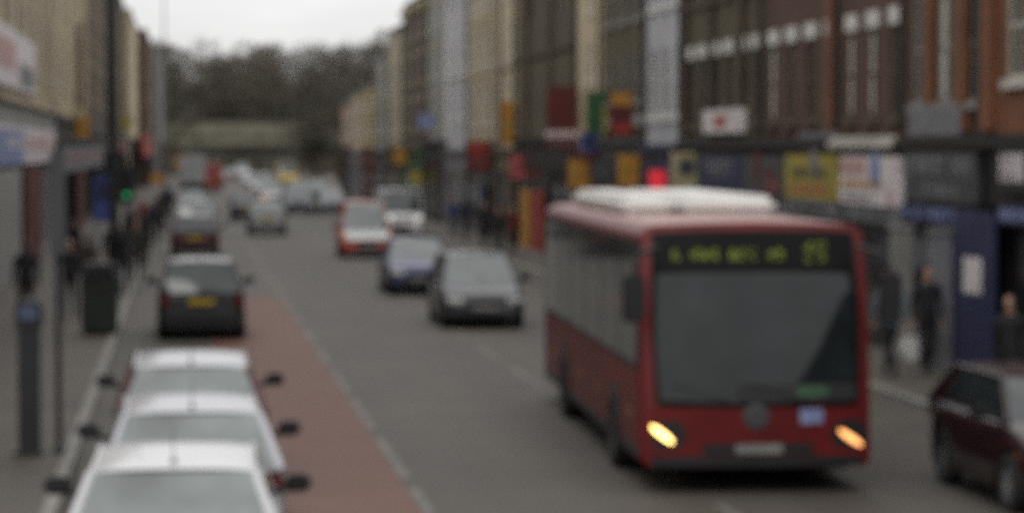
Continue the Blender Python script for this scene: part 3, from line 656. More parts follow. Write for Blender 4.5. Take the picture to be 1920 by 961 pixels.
def tree(px, Y, h, r_, seed, label, ever=.3):
    rr = random.Random(seed)
    X = hitX(px, 280, 1e-9 + (px - 343) * Y / FPX)[0]
    X = (px - 343) * Y / FPX * 1.0
    t = empty('street_tree', (X, Y, 0), 0, label, 'tree', 'trees in front of the railway bridge')
    tk = MB(); tk.tube((0, 0, -.1), (.1, 0, h * .35), .32, .22, 9); limbs = []
    tk.tube((.1, 0, h * .35), (.2, .1, h * .8), .22, .06, 8)
    for k in range(9):
        th = rr.random() * 6.28; z0 = h * rr.uniform(.25, .6); q = Vector((math.cos(th) * r_ * .7, math.sin(th) * r_ * .7, z0 + h * rr.uniform(.12, .3)))
        tk.tube((.12, 0, z0), q, .11, .03, 6)
        tk.tube(q, q + Vector((math.cos(th + .6) * r_ * .3, math.sin(th + .6) * r_ * .3, h * .1)), .03, .012, 5)
    tk.build('trunk', M['bark'], t)
    global rd; keep = rd; rd = rr
    cr_ = MB()
    cl = [(Vector((rr.gauss(0, r_ * .45), rr.gauss(0, r_ * .45), h * rr.uniform(.28, .92))), r_ * rr.uniform(.28, .5)) for _ in range(26)]
    for c_, s_ in cl:
        for k in range(60):
            dv = Vector((rr.gauss(0, 1), rr.gauss(0, 1), rr.gauss(0, 1))).normalized() * s_ * rr.random() ** .4
            twig(cr_, c_ + dv, rr.uniform(.35, .9), 1 if rr.random() < ever else 0)
    cr_.build('crown', [M['twig'], M['evergreen']], t); rd = keep
for i, a in enumerate(((560, 352, 15.5, 4.4, 'tall dark tree at the right end of the bridge parapet', .6), (600, 330, 13.5, 4.2, 'broad dark tree in front of the right abutment', .6),
                       (632, 300, 11.0, 3.6, 'low dark tree beside the last pinkish house', .5), (583, 300, 7.5, 3.0, 'short bushy tree by the road right of the yellow van', .6),
                       (322, 372, 15.0, 4.4, 'dark tree at the left end of the bridge parapet', .5), (700, 262, 10.5, 3.2, 'dark tree showing above the far yellow house', .5))):
    tree(a[0], a[1], a[2], a[3], 50 + i, a[4], a[5])

# ------------------------------------------------------------------ cars and vans
wheel_cache = {}
def wheel(parent, x, y, r=.31, w=.20):
    k = (r, w)
    if k not in wheel_cache:
        t = MB(); t.lathe([(r * .62, -w / 2), (r * .93, -w / 2), (r, -w * .35), (r, w * .35), (r * .93, w / 2), (r * .62, w / 2), (r * .62, -w / 2)], 26, 'x')
        q = MB(); q.lathe([(0, w * .28), (r * .15, w * .30), (r * .2, w * .18), (r * .55, w * .16), (r * .64, w * .5), (r * .64, -w * .5), (0, -w * .4)], 24, 'x')
        for i in range(5):
            an = 2 * math.pi * i / 5; mt = Matrix.Rotation(an, 4, 'X'); q.box(w * .17, w * .36, -.035, .035, r * .1, r * .6, 0, mt)
        wheel_cache[k] = (t.mesh('wheel', M['rubber']), q.mesh('rim', M['alloy']))
    a, b_ = wheel_cache[k]
    o = link('wheel', a, parent, (x, y, r), 0 if x > 0 else math.pi); link('rim', b_, o); return o

ST = dict(hatch=dict(ws=.25, rf=.43, rr=.86, rw=.975, nose=.68, belt=.93, tilt=.16), saloon=dict(ws=.27, rf=.44, rr=.72, rw=.87, nose=.68, belt=.92, tilt=.10),
          estate=dict(ws=.24, rf=.40, rr=.90, rw=.98, nose=.72, belt=.96, tilt=.10), van=dict(ws=.10, rf=.24, rr=.985, rw=.995, nose=.98, belt=1.18, tilt=.0))
def car(name, label, cat, X, Y, yaw, paint_m, style='hatch', L=4.1, W=1.72, H=1.45, glass='carglass', roof_m=None, hood_m=None, head='lampglass', tail='tail',
        group=None, detail=True, rear_glass=None, lower_m=None):
    s = ST[style]; hw = W / 2
    c = empty(name, (X, Y, 0), yaw, label, cat, group)
    yof = lambda t: L / 2 - t * L
    wr = .33 if style == 'van' else .31
    yw = (L / 2 - .80, -L / 2 + .78)
    def top(t):
        if t < s['ws']: return s['nose'] + (s['belt'] - s['nose']) * (t / s['ws']) ** .75
        if style == 'saloon' and t > s['rw']: return s['belt'] + .03 - .10 * ((t - s['rw']) / (1 - s['rw'])) ** 2
        return s['belt']
    def sec(t):
        y0 = yof(t); q = abs(2 * t - 1)
        w = hw * (1 - .07 * q ** 6 - .025 * q ** 2)
        zl = .21; k = 0
        ed = min(t, 1 - t)
        if ed < .035: k = 1 - ed / .035
        w *= 1 - .11 * k * k; zl += .08 * k; zt = top(t) - .10 * k * k
        for ya in yw:
            dd = (wr + .065) ** 2 - (y0 - ya) ** 2
            if dd > 0: zl = max(zl, wr + math.sqrt(dd))
        zm = max(.52, zl + .02); zs = max(zt - .16, zm + .02)
        pts = [(w * .70, max(zl, .24)), (w * .985, zl), (w, zm), (w * .99, zs), (w * .955, max(zt - .035, zs + .01)), (w * .86, zt + .0), (w * .45, zt + .018), (0, zt + .024)]
        out = []
        fw = max(0, 1 - t / .16); rw_ = max(0, 1 - (1 - t) / .10)
        for x, z in pts:
            dy = -.20 * fw * max(0, z - .50) - .12 * fw * (x / hw) ** 3 + s['tilt'] * rw_ * max(0, z - .58) + .08 * rw_ * (x / hw) ** 4
            out.append((x, y0 + dy, z))
        return out
    ts = sorted(set([0, .006, .015, .03, .05] + [i / 46 for i in range(2, 45)] + [.95, .97, .985, .994, 1]))
    bd = MB(); rings = []
    for t in ts:
        p_ = sec(t); rings.append([(x, y_, z) for x, y_, z in p_] + [(-x, y_, z) for x, y_, z in p_[-2::-1]])
    n = len(rings[0])
    for a_, b_ in zip(rings[:-1], rings[1:]):
        for i in range(n - 1):
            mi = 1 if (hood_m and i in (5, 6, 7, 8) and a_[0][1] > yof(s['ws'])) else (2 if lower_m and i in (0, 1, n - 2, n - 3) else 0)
            bd.add([a_[i], a_[i + 1], b_[i + 1], b_[i]], [(0, 1, 2, 3)], mi, True)
    for rg in (rings[0], rings[-1]): bd.add(rg, [tuple(range(n))])
    bd.box(-hw * .78, hw * .78, -L / 2 + .12, L / 2 - .14, .20, .50, 3)
    if detail:
        for t in (s['ws'] + .04, (s['ws'] + s['rr']) / 2 + .01, s['rr'] - .05 if style != 'saloon' else s['rr'] + .02):
            p_ = sec(t)
            for sg in (1, -1):
                for a_, b_ in ((p_[1], p_[2]), (p_[2], p_[3]), (p_[3], p_[4])):
                    bd.add([(sg * (a_[0] + .003), a_[1] - .006, a_[2]), (sg * (a_[0] + .003), a_[1] + .006, a_[2]), (sg * (b_[0] + .003), b_[1] + .006, b_[2]), (sg * (b_[0] + .003), b_[1] - .006, b_[2])], [(0, 1, 2, 3)], 3)
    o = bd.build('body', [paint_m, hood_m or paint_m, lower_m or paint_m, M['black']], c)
    bm = bmesh.new(); bm.from_mesh(o.data); bmesh.ops.remove_doubles(bm, verts=bm.verts, dist=.0004); bmesh.ops.recalc_face_normals(bm, faces=bm.faces); bm.to_mesh(o.data); bm.free()
    # greenhouse
    wb, wt = hw * .90, hw * (.70 if style != 'van' else .86); zb_, zt_ = s['belt'] - .015, H - .065
    A0, A1, C1, C0 = yof(s['ws']), yof(s['rf']), yof(s['rr']), yof(s['rw'])
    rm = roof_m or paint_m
    r = MB()
    r.grid(lambda u, v: ((2 * u - 1) * wt, (A1 + (C1 - A1) * v) + .07 * (1 - (2 * u - 1) ** 2) * (1 - v) - .05 * (1 - (2 * u - 1) ** 2) * v,
                         zt_ + .065 * (1 - .85 * abs(2 * u - 1) ** 3.2) * (1 - .55 * abs(2 * v - 1) ** 3.5)), 14, 12)
    for sg in (1, -1): r.tube((sg * wt, A1, zt_), (sg * wt, C1, zt_), .026, .026, 8)
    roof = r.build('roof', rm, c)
    def glz(y0, y1, b0, b1, bulge, nm, gm):
        g_ = MB()
        def fn(u, v):
            q = 1 - (2 * u - 1) ** 2
            x = (2 * u - 1) * (wb * (1 - v) + wt * v); yv = y0 * (1 - v) + y1 * v + q * (b0 * (1 - v) + b1 * v)
            return (x * .985, yv + bulge * math.sin(math.pi * v), zb_ + (zt_ + .01 - zb_) * v + .0)
        g_.grid(fn, 12, 6); return g_.build(nm, M[gm], c)
    glz(A0, A1, .17, .07, .03, 'windscreen', glass)
    if style != 'van': glz(C0, C1, -.09, -.05, -.02, 'rear_window', rear_glass or glass)
    else:
        g_ = MB(); g_.grid(lambda u, v: ((2 * u - 1) * (wb * (1 - v) + wt * v), C0 * (1 - v) + C1 * v, zb_ + (zt_ - zb_) * v), 6, 4)
        g_.build('rear_doors', paint_m, c)
        for sg in (1, -1):
            g_ = MB(); g_.box(min(sg * .08, sg * hw * .62), max(sg * .08, sg * hw * .62), C1 - .03, C1 + .0, 1.35, 1.75); g_.build('rear_window', M[glass], c, .01)
    def side(v0, v1, nm, mt, inset=.0):
        for sg in (1, -1):
            g_ = MB()
            def fn(u, v):
                ub = A0 + (C0 - A0) * (v0 + (v1 - v0) * u); ut = A1 + (C1 - A1) * (v0 + (v1 - v0) * u)
                return (sg * ((wb * (1 - v) + wt * v) + .02 * math.sin(math.pi * v) - inset), ub * (1 - v) + ut * v, zb_ + (zt_ - zb_) * v)
            g_.grid(fn, 4, 4); g_.build(nm, mt, c)
    if style == 'van': side(.0, .30, 'side_window', M[glass]); side(.30, 1.0, 'side_panel', paint_m)
    else:
        side(.02, .47, 'side_window', M[glass]); side(.50, .80, 'side_window', M[glass]); side(.80, 1, 'quarter_panel', paint_m if style != 'estate' else M[glass]); side(.46, .51, 'door_pillar', M['black'])
    pl = MB()
    for sg in (1, -1):
        pl.tube((sg * wb, A0, zb_), (sg * wt, A1, zt_), .034, .030, 8); pl.tube((sg * wb, C0, zb_), (sg * wt, C1, zt_), .05, .04, 8)
        pl.tube((sg * wb, A0, zb_), (sg * wb, C0, zb_), .016, .016, 6)
    pl.build('roof_pillars', paint_m, c)
    # lamps, plates, mirrors, wheels
    yf = lambda z, x: yof(0) - .20 * max(0, z - .5) - .12 * (x / hw) ** 3
    yr = lambda z: yof(1) + s['tilt'] * max(0, z - .58)
    for sg in (1, -1):
        h_ = MB(); zc_ = s['nose'] - .10
        h_.grid(lambda u, v: (sg * hw * (.52 + .38 * u), yf(zc_, hw * (.52 + .38 * u)) + .035 - .03 * (2 * v - 1) ** 2 - .05 * u * u, zc_ - .075 + .15 * v + .03 * u), 8, 5)
        h_.build('headlight', M[head], c)
        t_ = MB(); zc_ = .80 if style != 'van' else 1.05
        hh_ = .09 if style in ('hatch', 'saloon') else .14
        x0, x1 = sorted((sg * hw * .70, sg * hw * .915)); yv = yr(zc_)
        t_.box(x0, x1, yv - .012, yv + .20, zc_ - hh_, zc_ + hh_); t_.build('tail_light', M[tail], c, .02)
        mi = MB(); xm = sg * (hw + .12)
        mi.box(xm - .115, xm + .115, A0 - .37, A0 - .26, s['belt'] + .02, s['belt'] + .17); mi.tube((sg * wb, A0 - .32, s['belt'] + .02), (xm, A0 - .30, s['belt'] + .06), .03, .03, 6)
        mi.build('wing_mirror', M['black'], c, .035)
    pz = .66 if style == 'hatch' else .72
    for nm, yv, m_ in (('number_plate', yr(pz) - .012, 'plate_y'), ('number_plate', yof(0) + .004, 'plate_w')):
        q = MB(); z0 = pz if m_ == 'plate_y' else .40
        q.box(-.26, .26, yv - .012, yv + .10 if m_ == 'plate_y' else yv + .012, z0, z0 + .11)
        q.build(nm, M[m_], c)
    bp = MB(); bp.box(-hw * .84, hw * .84, yof(1) - .035, yof(1) + .05, .36, .50); bp.build('rear_bumper', M['black'], c, .02)
    gr = MB(); gr.box(-hw * .42, hw * .42, yof(0) - .02, yof(0) + .022, .53, .60); gr.box(-hw * .62, hw * .62, yof(0) - .03, yof(0) + .02, .27, .37); gr.build('grille', M['black'], c, .01)
    for yv in yw:
        for sg in (1, -1): wheel(c, sg * (hw - .115), yv, wr)
    if detail and style != 'van':
        an = MB(); ay = C1 + .22 if style != 'saloon' else A1 - .2
        an.tube((0, ay, H - .02), (0, ay - .25, H + .28), .006, .003, 5); an.lathe([(.03, H - .03), (.02, H + .01), (0, H + .012)], 8, c=(0, ay, 0)); an.build('antenna', M['black'], roof)
        wp = MB(); wp.tube((0, C0 - .10, zb_ + .05), (.35, C0 - .03, zb_ + .10), .010, .008, 5); wp.build('rear_wiper', M['black'], c)
    return c

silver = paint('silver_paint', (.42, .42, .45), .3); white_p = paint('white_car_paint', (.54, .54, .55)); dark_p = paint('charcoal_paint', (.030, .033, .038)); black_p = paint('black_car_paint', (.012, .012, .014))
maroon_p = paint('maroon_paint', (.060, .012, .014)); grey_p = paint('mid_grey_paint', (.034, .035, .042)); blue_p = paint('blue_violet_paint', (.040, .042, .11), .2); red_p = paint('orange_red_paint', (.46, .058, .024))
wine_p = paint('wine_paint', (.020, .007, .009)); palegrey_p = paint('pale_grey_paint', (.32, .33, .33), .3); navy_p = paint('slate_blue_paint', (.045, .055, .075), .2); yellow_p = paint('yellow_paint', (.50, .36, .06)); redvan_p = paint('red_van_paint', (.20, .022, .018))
GP = 'cars parked along the left kerb'; GO = 'oncoming traffic'; GF = 'traffic going away from the camera'
# parked row, tails towards the camera; y = back edge of the roof on the picture
def parked(px, py_roof, H, rr, L, **k):
    p_ = at(px, py_roof, H - .03); yc = p_.y + rr * L - L / 2     # roof rear edge at local y = L/2 - rr*L
    return p_.x, yc
x, y = parked(330, 876, 1.45, .86, 4.1)
car('parked_car', 'white hatchback at the bottom left edge, nearest of the parked row', 'car', x, y, R(-.8), white_p, 'hatch', 4.1, 1.74, 1.45, 'carglass', rear_glass='carglass3', group=GP)
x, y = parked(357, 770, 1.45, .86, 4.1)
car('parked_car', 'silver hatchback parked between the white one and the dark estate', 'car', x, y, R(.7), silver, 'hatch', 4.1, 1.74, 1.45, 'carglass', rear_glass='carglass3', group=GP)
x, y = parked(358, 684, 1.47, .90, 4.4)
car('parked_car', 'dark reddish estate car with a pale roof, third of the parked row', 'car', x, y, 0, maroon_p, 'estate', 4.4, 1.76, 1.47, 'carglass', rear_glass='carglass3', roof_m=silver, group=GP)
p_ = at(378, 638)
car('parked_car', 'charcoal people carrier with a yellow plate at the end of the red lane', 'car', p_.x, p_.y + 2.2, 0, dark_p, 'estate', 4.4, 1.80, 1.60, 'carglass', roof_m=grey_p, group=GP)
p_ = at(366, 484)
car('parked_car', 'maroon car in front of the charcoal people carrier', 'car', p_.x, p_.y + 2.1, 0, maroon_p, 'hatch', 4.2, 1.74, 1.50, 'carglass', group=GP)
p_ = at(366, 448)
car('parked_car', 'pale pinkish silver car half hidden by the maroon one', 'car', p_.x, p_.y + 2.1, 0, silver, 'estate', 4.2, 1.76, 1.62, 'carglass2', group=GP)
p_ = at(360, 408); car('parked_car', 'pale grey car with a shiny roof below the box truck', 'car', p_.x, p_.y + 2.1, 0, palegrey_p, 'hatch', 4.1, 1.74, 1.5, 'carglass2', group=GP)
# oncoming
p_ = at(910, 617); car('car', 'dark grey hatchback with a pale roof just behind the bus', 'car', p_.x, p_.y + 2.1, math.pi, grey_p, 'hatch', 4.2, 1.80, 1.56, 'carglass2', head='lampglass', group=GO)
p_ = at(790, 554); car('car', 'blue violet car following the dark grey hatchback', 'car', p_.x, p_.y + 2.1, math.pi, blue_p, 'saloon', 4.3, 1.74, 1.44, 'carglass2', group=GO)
p_ = at(690, 484); car('car', 'orange red car in the oncoming lane, sky reflection on its bonnet painted white', 'car', p_.x, p_.y + 2.1, math.pi, red_p, 'estate', 4.3, 1.86, 1.95, 'carglass2', hood_m=white_p, head='lampglass', group=GO)  # white hood faces stand in for sky reflected on red paint
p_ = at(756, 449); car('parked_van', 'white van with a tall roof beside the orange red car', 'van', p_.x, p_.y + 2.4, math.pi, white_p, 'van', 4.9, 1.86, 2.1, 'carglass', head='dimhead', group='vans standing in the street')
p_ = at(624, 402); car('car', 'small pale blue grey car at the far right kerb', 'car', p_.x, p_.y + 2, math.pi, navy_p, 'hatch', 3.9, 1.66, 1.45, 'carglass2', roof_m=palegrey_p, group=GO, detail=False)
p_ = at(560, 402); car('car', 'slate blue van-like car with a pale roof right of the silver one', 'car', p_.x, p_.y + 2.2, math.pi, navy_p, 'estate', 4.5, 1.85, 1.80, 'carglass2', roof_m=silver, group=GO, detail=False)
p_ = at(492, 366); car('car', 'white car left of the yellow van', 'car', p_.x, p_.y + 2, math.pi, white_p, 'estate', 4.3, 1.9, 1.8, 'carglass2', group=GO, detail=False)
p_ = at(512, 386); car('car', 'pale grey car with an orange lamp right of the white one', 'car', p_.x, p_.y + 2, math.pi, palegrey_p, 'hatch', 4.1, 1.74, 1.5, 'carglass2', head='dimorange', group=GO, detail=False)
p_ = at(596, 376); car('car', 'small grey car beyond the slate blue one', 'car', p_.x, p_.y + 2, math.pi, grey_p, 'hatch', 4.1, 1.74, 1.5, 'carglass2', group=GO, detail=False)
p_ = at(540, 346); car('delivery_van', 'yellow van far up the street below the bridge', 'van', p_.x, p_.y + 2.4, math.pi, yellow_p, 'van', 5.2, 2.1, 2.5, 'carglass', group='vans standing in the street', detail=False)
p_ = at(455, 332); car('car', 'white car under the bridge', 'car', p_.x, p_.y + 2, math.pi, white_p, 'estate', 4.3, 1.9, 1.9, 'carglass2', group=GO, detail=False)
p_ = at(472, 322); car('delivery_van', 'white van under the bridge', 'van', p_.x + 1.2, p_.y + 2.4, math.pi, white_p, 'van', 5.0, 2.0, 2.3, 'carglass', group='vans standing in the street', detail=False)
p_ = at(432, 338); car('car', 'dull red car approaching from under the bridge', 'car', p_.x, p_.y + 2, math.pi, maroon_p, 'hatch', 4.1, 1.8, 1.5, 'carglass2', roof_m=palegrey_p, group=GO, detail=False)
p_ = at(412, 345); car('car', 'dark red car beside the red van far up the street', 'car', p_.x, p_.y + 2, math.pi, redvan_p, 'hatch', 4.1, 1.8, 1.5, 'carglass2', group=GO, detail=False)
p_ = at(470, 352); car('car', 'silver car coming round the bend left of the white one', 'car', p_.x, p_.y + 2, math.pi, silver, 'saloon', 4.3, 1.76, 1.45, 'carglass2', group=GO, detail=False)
# going away
p_ = at(502, 441); car('car', 'silver hatchback driving away in the middle of the road', 'car', p_.x, p_.y + 2, 0, palegrey_p, 'hatch', 4.0, 1.72, 1.48, 'carglass2', lower_m=dark_p, group=GF)
p_ = at(463, 416); car('car', 'dark car just ahead of the silver hatchback', 'car', p_.x, p_.y + 2.1, 0, dark_p, 'saloon', 4.3, 1.74, 1.43, 'carglass', group=GF, detail=False)
p_ = at(397, 360); car('delivery_van', 'red van driving away on the left far up the street', 'van', p_.x, p_.y + 2.6, 0, redvan_p, 'van', 5.2, 1.9, 2.6, 'carglass', group='vans standing in the street', detail=False)
# wine coloured car at the right kerb, seen from its side
car('parked_car', 'dark wine red car at the right kerb cut off by the frame', 'car', 9.40, 28.2, math.pi, wine_p, 'hatch', 4.0, 1.72, 1.40, 'carglass')

# grey box truck on the left
p_ = at(361, 366)
bt = empty('box_truck', (p_.x, p_.y, 0), 0, 'pale grey box truck seen from behind far on the left', 'truck')
q = MB(); q.box(-1.1, 1.1, 0, 5.0, .95, 3.35); q.build('cargo_box', M['greyrender'], bt, .04)
q = MB(); q.box(-1.02, -.01, -.03, -.003, 1.05, 3.25); q.box(.01, 1.02, -.03, -.003, 1.05, 3.25); q.build('rear_doors', palegrey_p, bt, .01)
q = MB(); q.box(-1.0, 1.0, 5.1, 6.9, .5, 2.2); q.build('cab', white_p, bt, .15)
q = MB(); q.box(-.9, .9, .1, 6.6, .5, .9); q.box(-1.05, 1.05, -.05, .06, .45, .6); q.build('chassis', M['black'], bt)
for sg in (1, -1):
    q = MB(); q.box(sg * .9 - .1, sg * .9 + .1, -.09, -.052, .62, .78); q.build('tail_light', M['tail'], bt)
    for yv in (1.0, 5.9): wheel(bt, sg * .9, yv, .42, .26)

# ------------------------------------------------------------------ the red bus
BL, BW, BH = 11.9, 2.54, 2.96
ANG = R(2.4)
pf = at(1424, 425, 2.95)
fx, fy = pf.x, pf.y
bus = empty('bus', (fx + math.sin(ANG) * BL / 2, fy + math.cos(ANG) * BL / 2, 0), math.pi - ANG, 'red single-decker city bus with lit headlights coming towards the camera', 'bus')
hb = BW / 2; F0 = BL / 2
def f_y(x, z): return F0 - .11 * (abs(x) / hb) ** 2.6 - .13 * max(0, z - 1.0) - .045 * max(0, z - 1.0) ** 2
def ring_pts(sc_=1.0):
    pts = []
    zc_, hz = (BH + .30) / 2, (BH - .30) / 2
    rt, rb_ = .20, .08
    def corner(cx, cz, r_, a0, a1, n=6):
        return [(cx + r_ * math.cos(a0 + (a1 - a0) * i / n), cz + r_ * math.sin(a0 + (a1 - a0) * i / n)) for i in range(n + 1)]
    P = corner(hb - rt, BH - rt, rt, 0, math.pi / 2) + [(hb * .4, BH + .02), (0, BH + .03), (-hb * .4, BH + .02)] + corner(-hb + rt, BH - rt, rt, math.pi / 2, math.pi) + [(-hb, 2.2), (-hb, 1.3)] \
        + corner(-hb + rb_, .30 + rb_, rb_, math.pi, 1.5 * math.pi) + [(-.5, .30), (.5, .30)] + corner(hb - rb_, .30 + rb_, rb_, 1.5 * math.pi, 2 * math.pi) + [(hb, 1.3), (hb, 2.2)]
    return [(x * sc_, zc_ + (z - zc_) * sc_) for x, z in P]
bd = MB(); rp = ring_pts(); n = len(rp)
loops = [[(x, f_y(x, z), z) for x, z in rp], [(x, F0 - .55, z) for x, z in rp]] + [[(x, yv, z) for x, z in rp] for yv in (3, 0, -3, -F0 + .12)] + [[(x * .98, -F0, zz) for x, zz in ring_pts(.985)]]
for a_, b_ in zip(loops[:-1], loops[1:]):
    for i in range(n): 
        bd.add([a_[i], a_[(i + 1) % n], b_[(i + 1) % n], b_[i]], [(0, 1, 2, 3)], 1 if 5 <= i <= 9 and a_ is not loops[0] else 0, True)
prev = loops[0]
for sc_ in (.985, .8, .55, .3, .08):
    cur = [(x, f_y(x, z) + .02 * (1 - sc_), z) for x, z in ring_pts(sc_)]
    for i in range(n): bd.add([prev[i], prev[(i + 1) % n], cur[(i + 1) % n], cur[i]], [(0, 1, 2, 3)], 0, True)
    prev = cur
bd.add(prev, [tuple(range(n))]); bd.add(loops[-1], [tuple(range(n))])
o = bd.build('body', [M['busred'], M['busroof']], bus)
bm = bmesh.new(); bm.from_mesh(o.data); bmesh.ops.remove_doubles(bm, verts=bm.verts, dist=.0005); bmesh.ops.recalc_face_normals(bm, faces=bm.faces); bm.to_mesh(o.data); bm.free()
def fpatch(nm, x0, x1, z0, z1, off, m_, parent=bus, shear=0.0, rnd=.0, nx=16, nz=10, th=.03):
    """solid panel that follows the curved bus front"""
    q = MB(); vs_ = []
    def pt(u, v, o_):
        uu, vv = 2 * u - 1, 2 * v - 1
        if rnd: k = 1 - rnd * (uu * uu * vv * vv); uu *= k; vv *= k
        x = (x0 + x1) / 2 + uu * (x1 - x0) / 2; z = (z0 + z1) / 2 + vv * (z1 - z0) / 2 + shear * uu
        return (x, f_y(x, z) + .014 + o_, z)
    q.grid(lambda u, v: pt(u, v, off), nx, nz)
    for (e0, fixed) in ((0, 'v'), (1, 'v'), (0, 'u'), (1, 'u')):
        q.grid((lambda s_, t_: pt(s_, e0, off - th * t_)) if fixed == 'v' else (lambda s_, t_: pt(e0, s_, off - th * t_)), nx if fixed == 'v' else nz, 1, 0, False)
    return q.build(nm, M[m_], parent)
fpatch('window_surround', -1.16, 1.16, .97, 2.90, .012, 'screenblack', rnd=.03)
fpatch('windscreen', -1.12, 1.12, 1.02, 2.44, .022, 'busglass', rnd=.03)
dd = fpatch('destination_display', -1.10, 1.10, 2.47, 2.86, .020, 'screenblack', rnd=.02)
q = MB()
def led_row(x0, x1, z0, z1, n_, seed):        # rows of lit dots in word-like clumps
    r2 = random.Random(seed); cw = (x1 - x0) / n_
    for i in range(n_):
        if r2.random() < .1: continue
        for a_ in range(4):
            for b_ in range(6):
                if r2.random() < .55:
                    x = x1 - (i + (a_ + .5) / 5) * cw; z = z0 + (z1 - z0) * (b_ + .5) / 6
                    q.add([(x - cw * .08, f_y(x, z) + .041, z - .011), (x + cw * .08, f_y(x, z) + .041, z - .011), (x + cw * .08, f_y(x, z) + .041, z + .011), (x - cw * .08, f_y(x, z) + .041, z + .011)], [(0, 1, 2, 3)])
led_row(-.35, .92, 2.575, 2.70, 12, 4)
q.build('destination_lettering', M['led'], dd)
q = MB(); led_row(-.98, -.56, 2.54, 2.78, 3, 9); q.build('route_number', M['led'], dd)
fpatch('lower_panel', -1.20, 1.20, .42, .95, .006, 'busred', rnd=.02)
fpatch('front_skirt', -1.18, 1.18, .31, .42, .010, 'black', nx=20, nz=3)
fpatch('front_grille', -.62, .62, .44, .56, .016, 'black')
fpatch('number_plate', -.26, .26, .455, .555, .030, 'plate_w', nx=6, nz=3, th=.02)
em = MB(); em.lathe([(0, .02), (.10, .02), (.14, .01), (.15, 0)], 28, 'y', (.03, F0 + .02, .86), 0, False); em.build('emblem', M['dgrey'], bus)
fpatch('sticker', -.72, -.46, .78, .94, .010, 'paleblue', nx=6, nz=4, th=.01)
# headlights: slanting lit bars in dark housings
for x0, x1, sh in ((.86, 1.16, -1), (-1.17, -.86, 1)):
    hs_ = fpatch('headlight_housing', x0 - .05, x1 + .04, .50, .82, .012, 'black', rnd=.25)
fpatch('headlight', .95, 1.19, .625, .71, .026, 'head', shear=.085, rnd=.3, nx=8, nz=6)
fpatch('headlight', -1.17, -.90, .575, .655, .026, 'orangelamp', shear=.085, rnd=.3, nx=8, nz=6)
q = MB(); 
for xx, xe in ((.25, .95), (-.65, .10)): q.tube((xx, f_y(xx, 1.0) + .05, 1.0), (xe, f_y(xe, 1.22) + .05, 1.22), .014, .010, 6)
q.build('wipers', M['black'], bus)
fpatch('cab_dash', -1.10, .25, 1.03, 1.22, .025, 'black', rnd=.02)
fpatch('dash_card', -.78, -.42, 1.08, 1.19, .030, 'green', rnd=.1, nx=6, nz=4, th=.01)
# sides
for sg in (1, -1):
    xo = sg * hb
    q = MB(); a_, b_ = sorted((xo + sg * .004, xo - sg * .02)); q.box(a_, b_, -F0 + .25, F0 - .45, 1.33, 2.78); q.build('window_band', M['black'], bus)
    ys_ = [-5.6, -3.75, -1.9, -.05, 1.8, 3.65, 5.35]
    for k in range(6):
        q = MB(); a_, b_ = sorted((xo + sg * .010, xo - sg * .02)); q.box(a_, b_, ys_[k] + .05, ys_[k + 1] - .05, 1.40, 2.72); q.build('side_window', M['busglass'] if k else M['carglass2'], bus)  # rearmost pane takes paler glass in place of its sky reflection
    q = MB(); a_, b_ = sorted((xo + sg * .006, xo - sg * .02)); q.box(a_, b_, -F0 + .2, F0 - .4, .34, .46); q.build('skirt', M['black'], bus)
    for yv in (3.2, -2.75):
        q = MB(); P = [(math.cos(t) * .60, .48 + math.sin(t) * .56) for t in [math.pi * i / 18 for i in range(19)]] + [(-.60, .32), (.60, .32)]
        vs_ = [(xo + sg * .012, yv + x, z) for x, z in P] + [(xo - sg * .03, yv + x, z) for x, z in P]; m_ = len(P)
        q.add(vs_, [tuple(range(m_)), tuple(range(m_, 2 * m_))[::-1]] + [(i, (i + 1) % m_, m_ + (i + 1) % m_, m_ + i) for i in range(m_)]); q.build('wheel_arch', M['black'], bus)
        wheel(bus, sg * (hb - .10), yv, .48, .28)
    mi = MB(); mi.path([(sg * 1.12, F0 - .12, 2.72), (sg * 1.36, F0 + .18, 2.66), (sg * 1.42, F0 + .22, 2.42)], .028)
    mi.box(*sorted((sg * 1.30, sg * 1.54)), F0 + .14, F0 + .27, 1.92, 2.44); mi.build('door_mirror', M['black'], bus, .03)
    q = MB(); 
    for yv in (4.6, 1.4, -.6, -4.4): q.box(*sorted((xo + sg * .008, xo - sg * .01)), yv - .07, yv + .07, .78, .84)
    q.build('side_markers', M['amber'], bus)
# near door pair on the bus's own nearside
for yv in (4.6, .3):
    q = MB(); q.box(-hb - .016, -hb + .01, yv - .62, yv + .62, .40, 2.6); q.build('passenger_door', M['busglass'], bus, .01)
# white roof pods
rf = MB(); rf.box(.30, .98, -F0 + 1.2, 1.55, BH + .01, BH + .25); rf.build('roof_pod', M['buswhite'], bus, .09)
rf = MB(); rf.box(-1.00, .24, -F0 + 1.2, 1.55, BH + .01, BH + .25); rf.build('roof_pod', M['buswhite'], bus, .09)
rf = MB(); rf.box(-hb + .1, hb - .1, -F0 - .012, -F0 + .02, 1.5, 2.6); rf.build('rear_window', M['busglass'], bus)
q = MB(); q.box(-1.1, 1.1, -F0 + .3, F0 - .5, .22, .40); q.build('underbody', M['black'], bus)

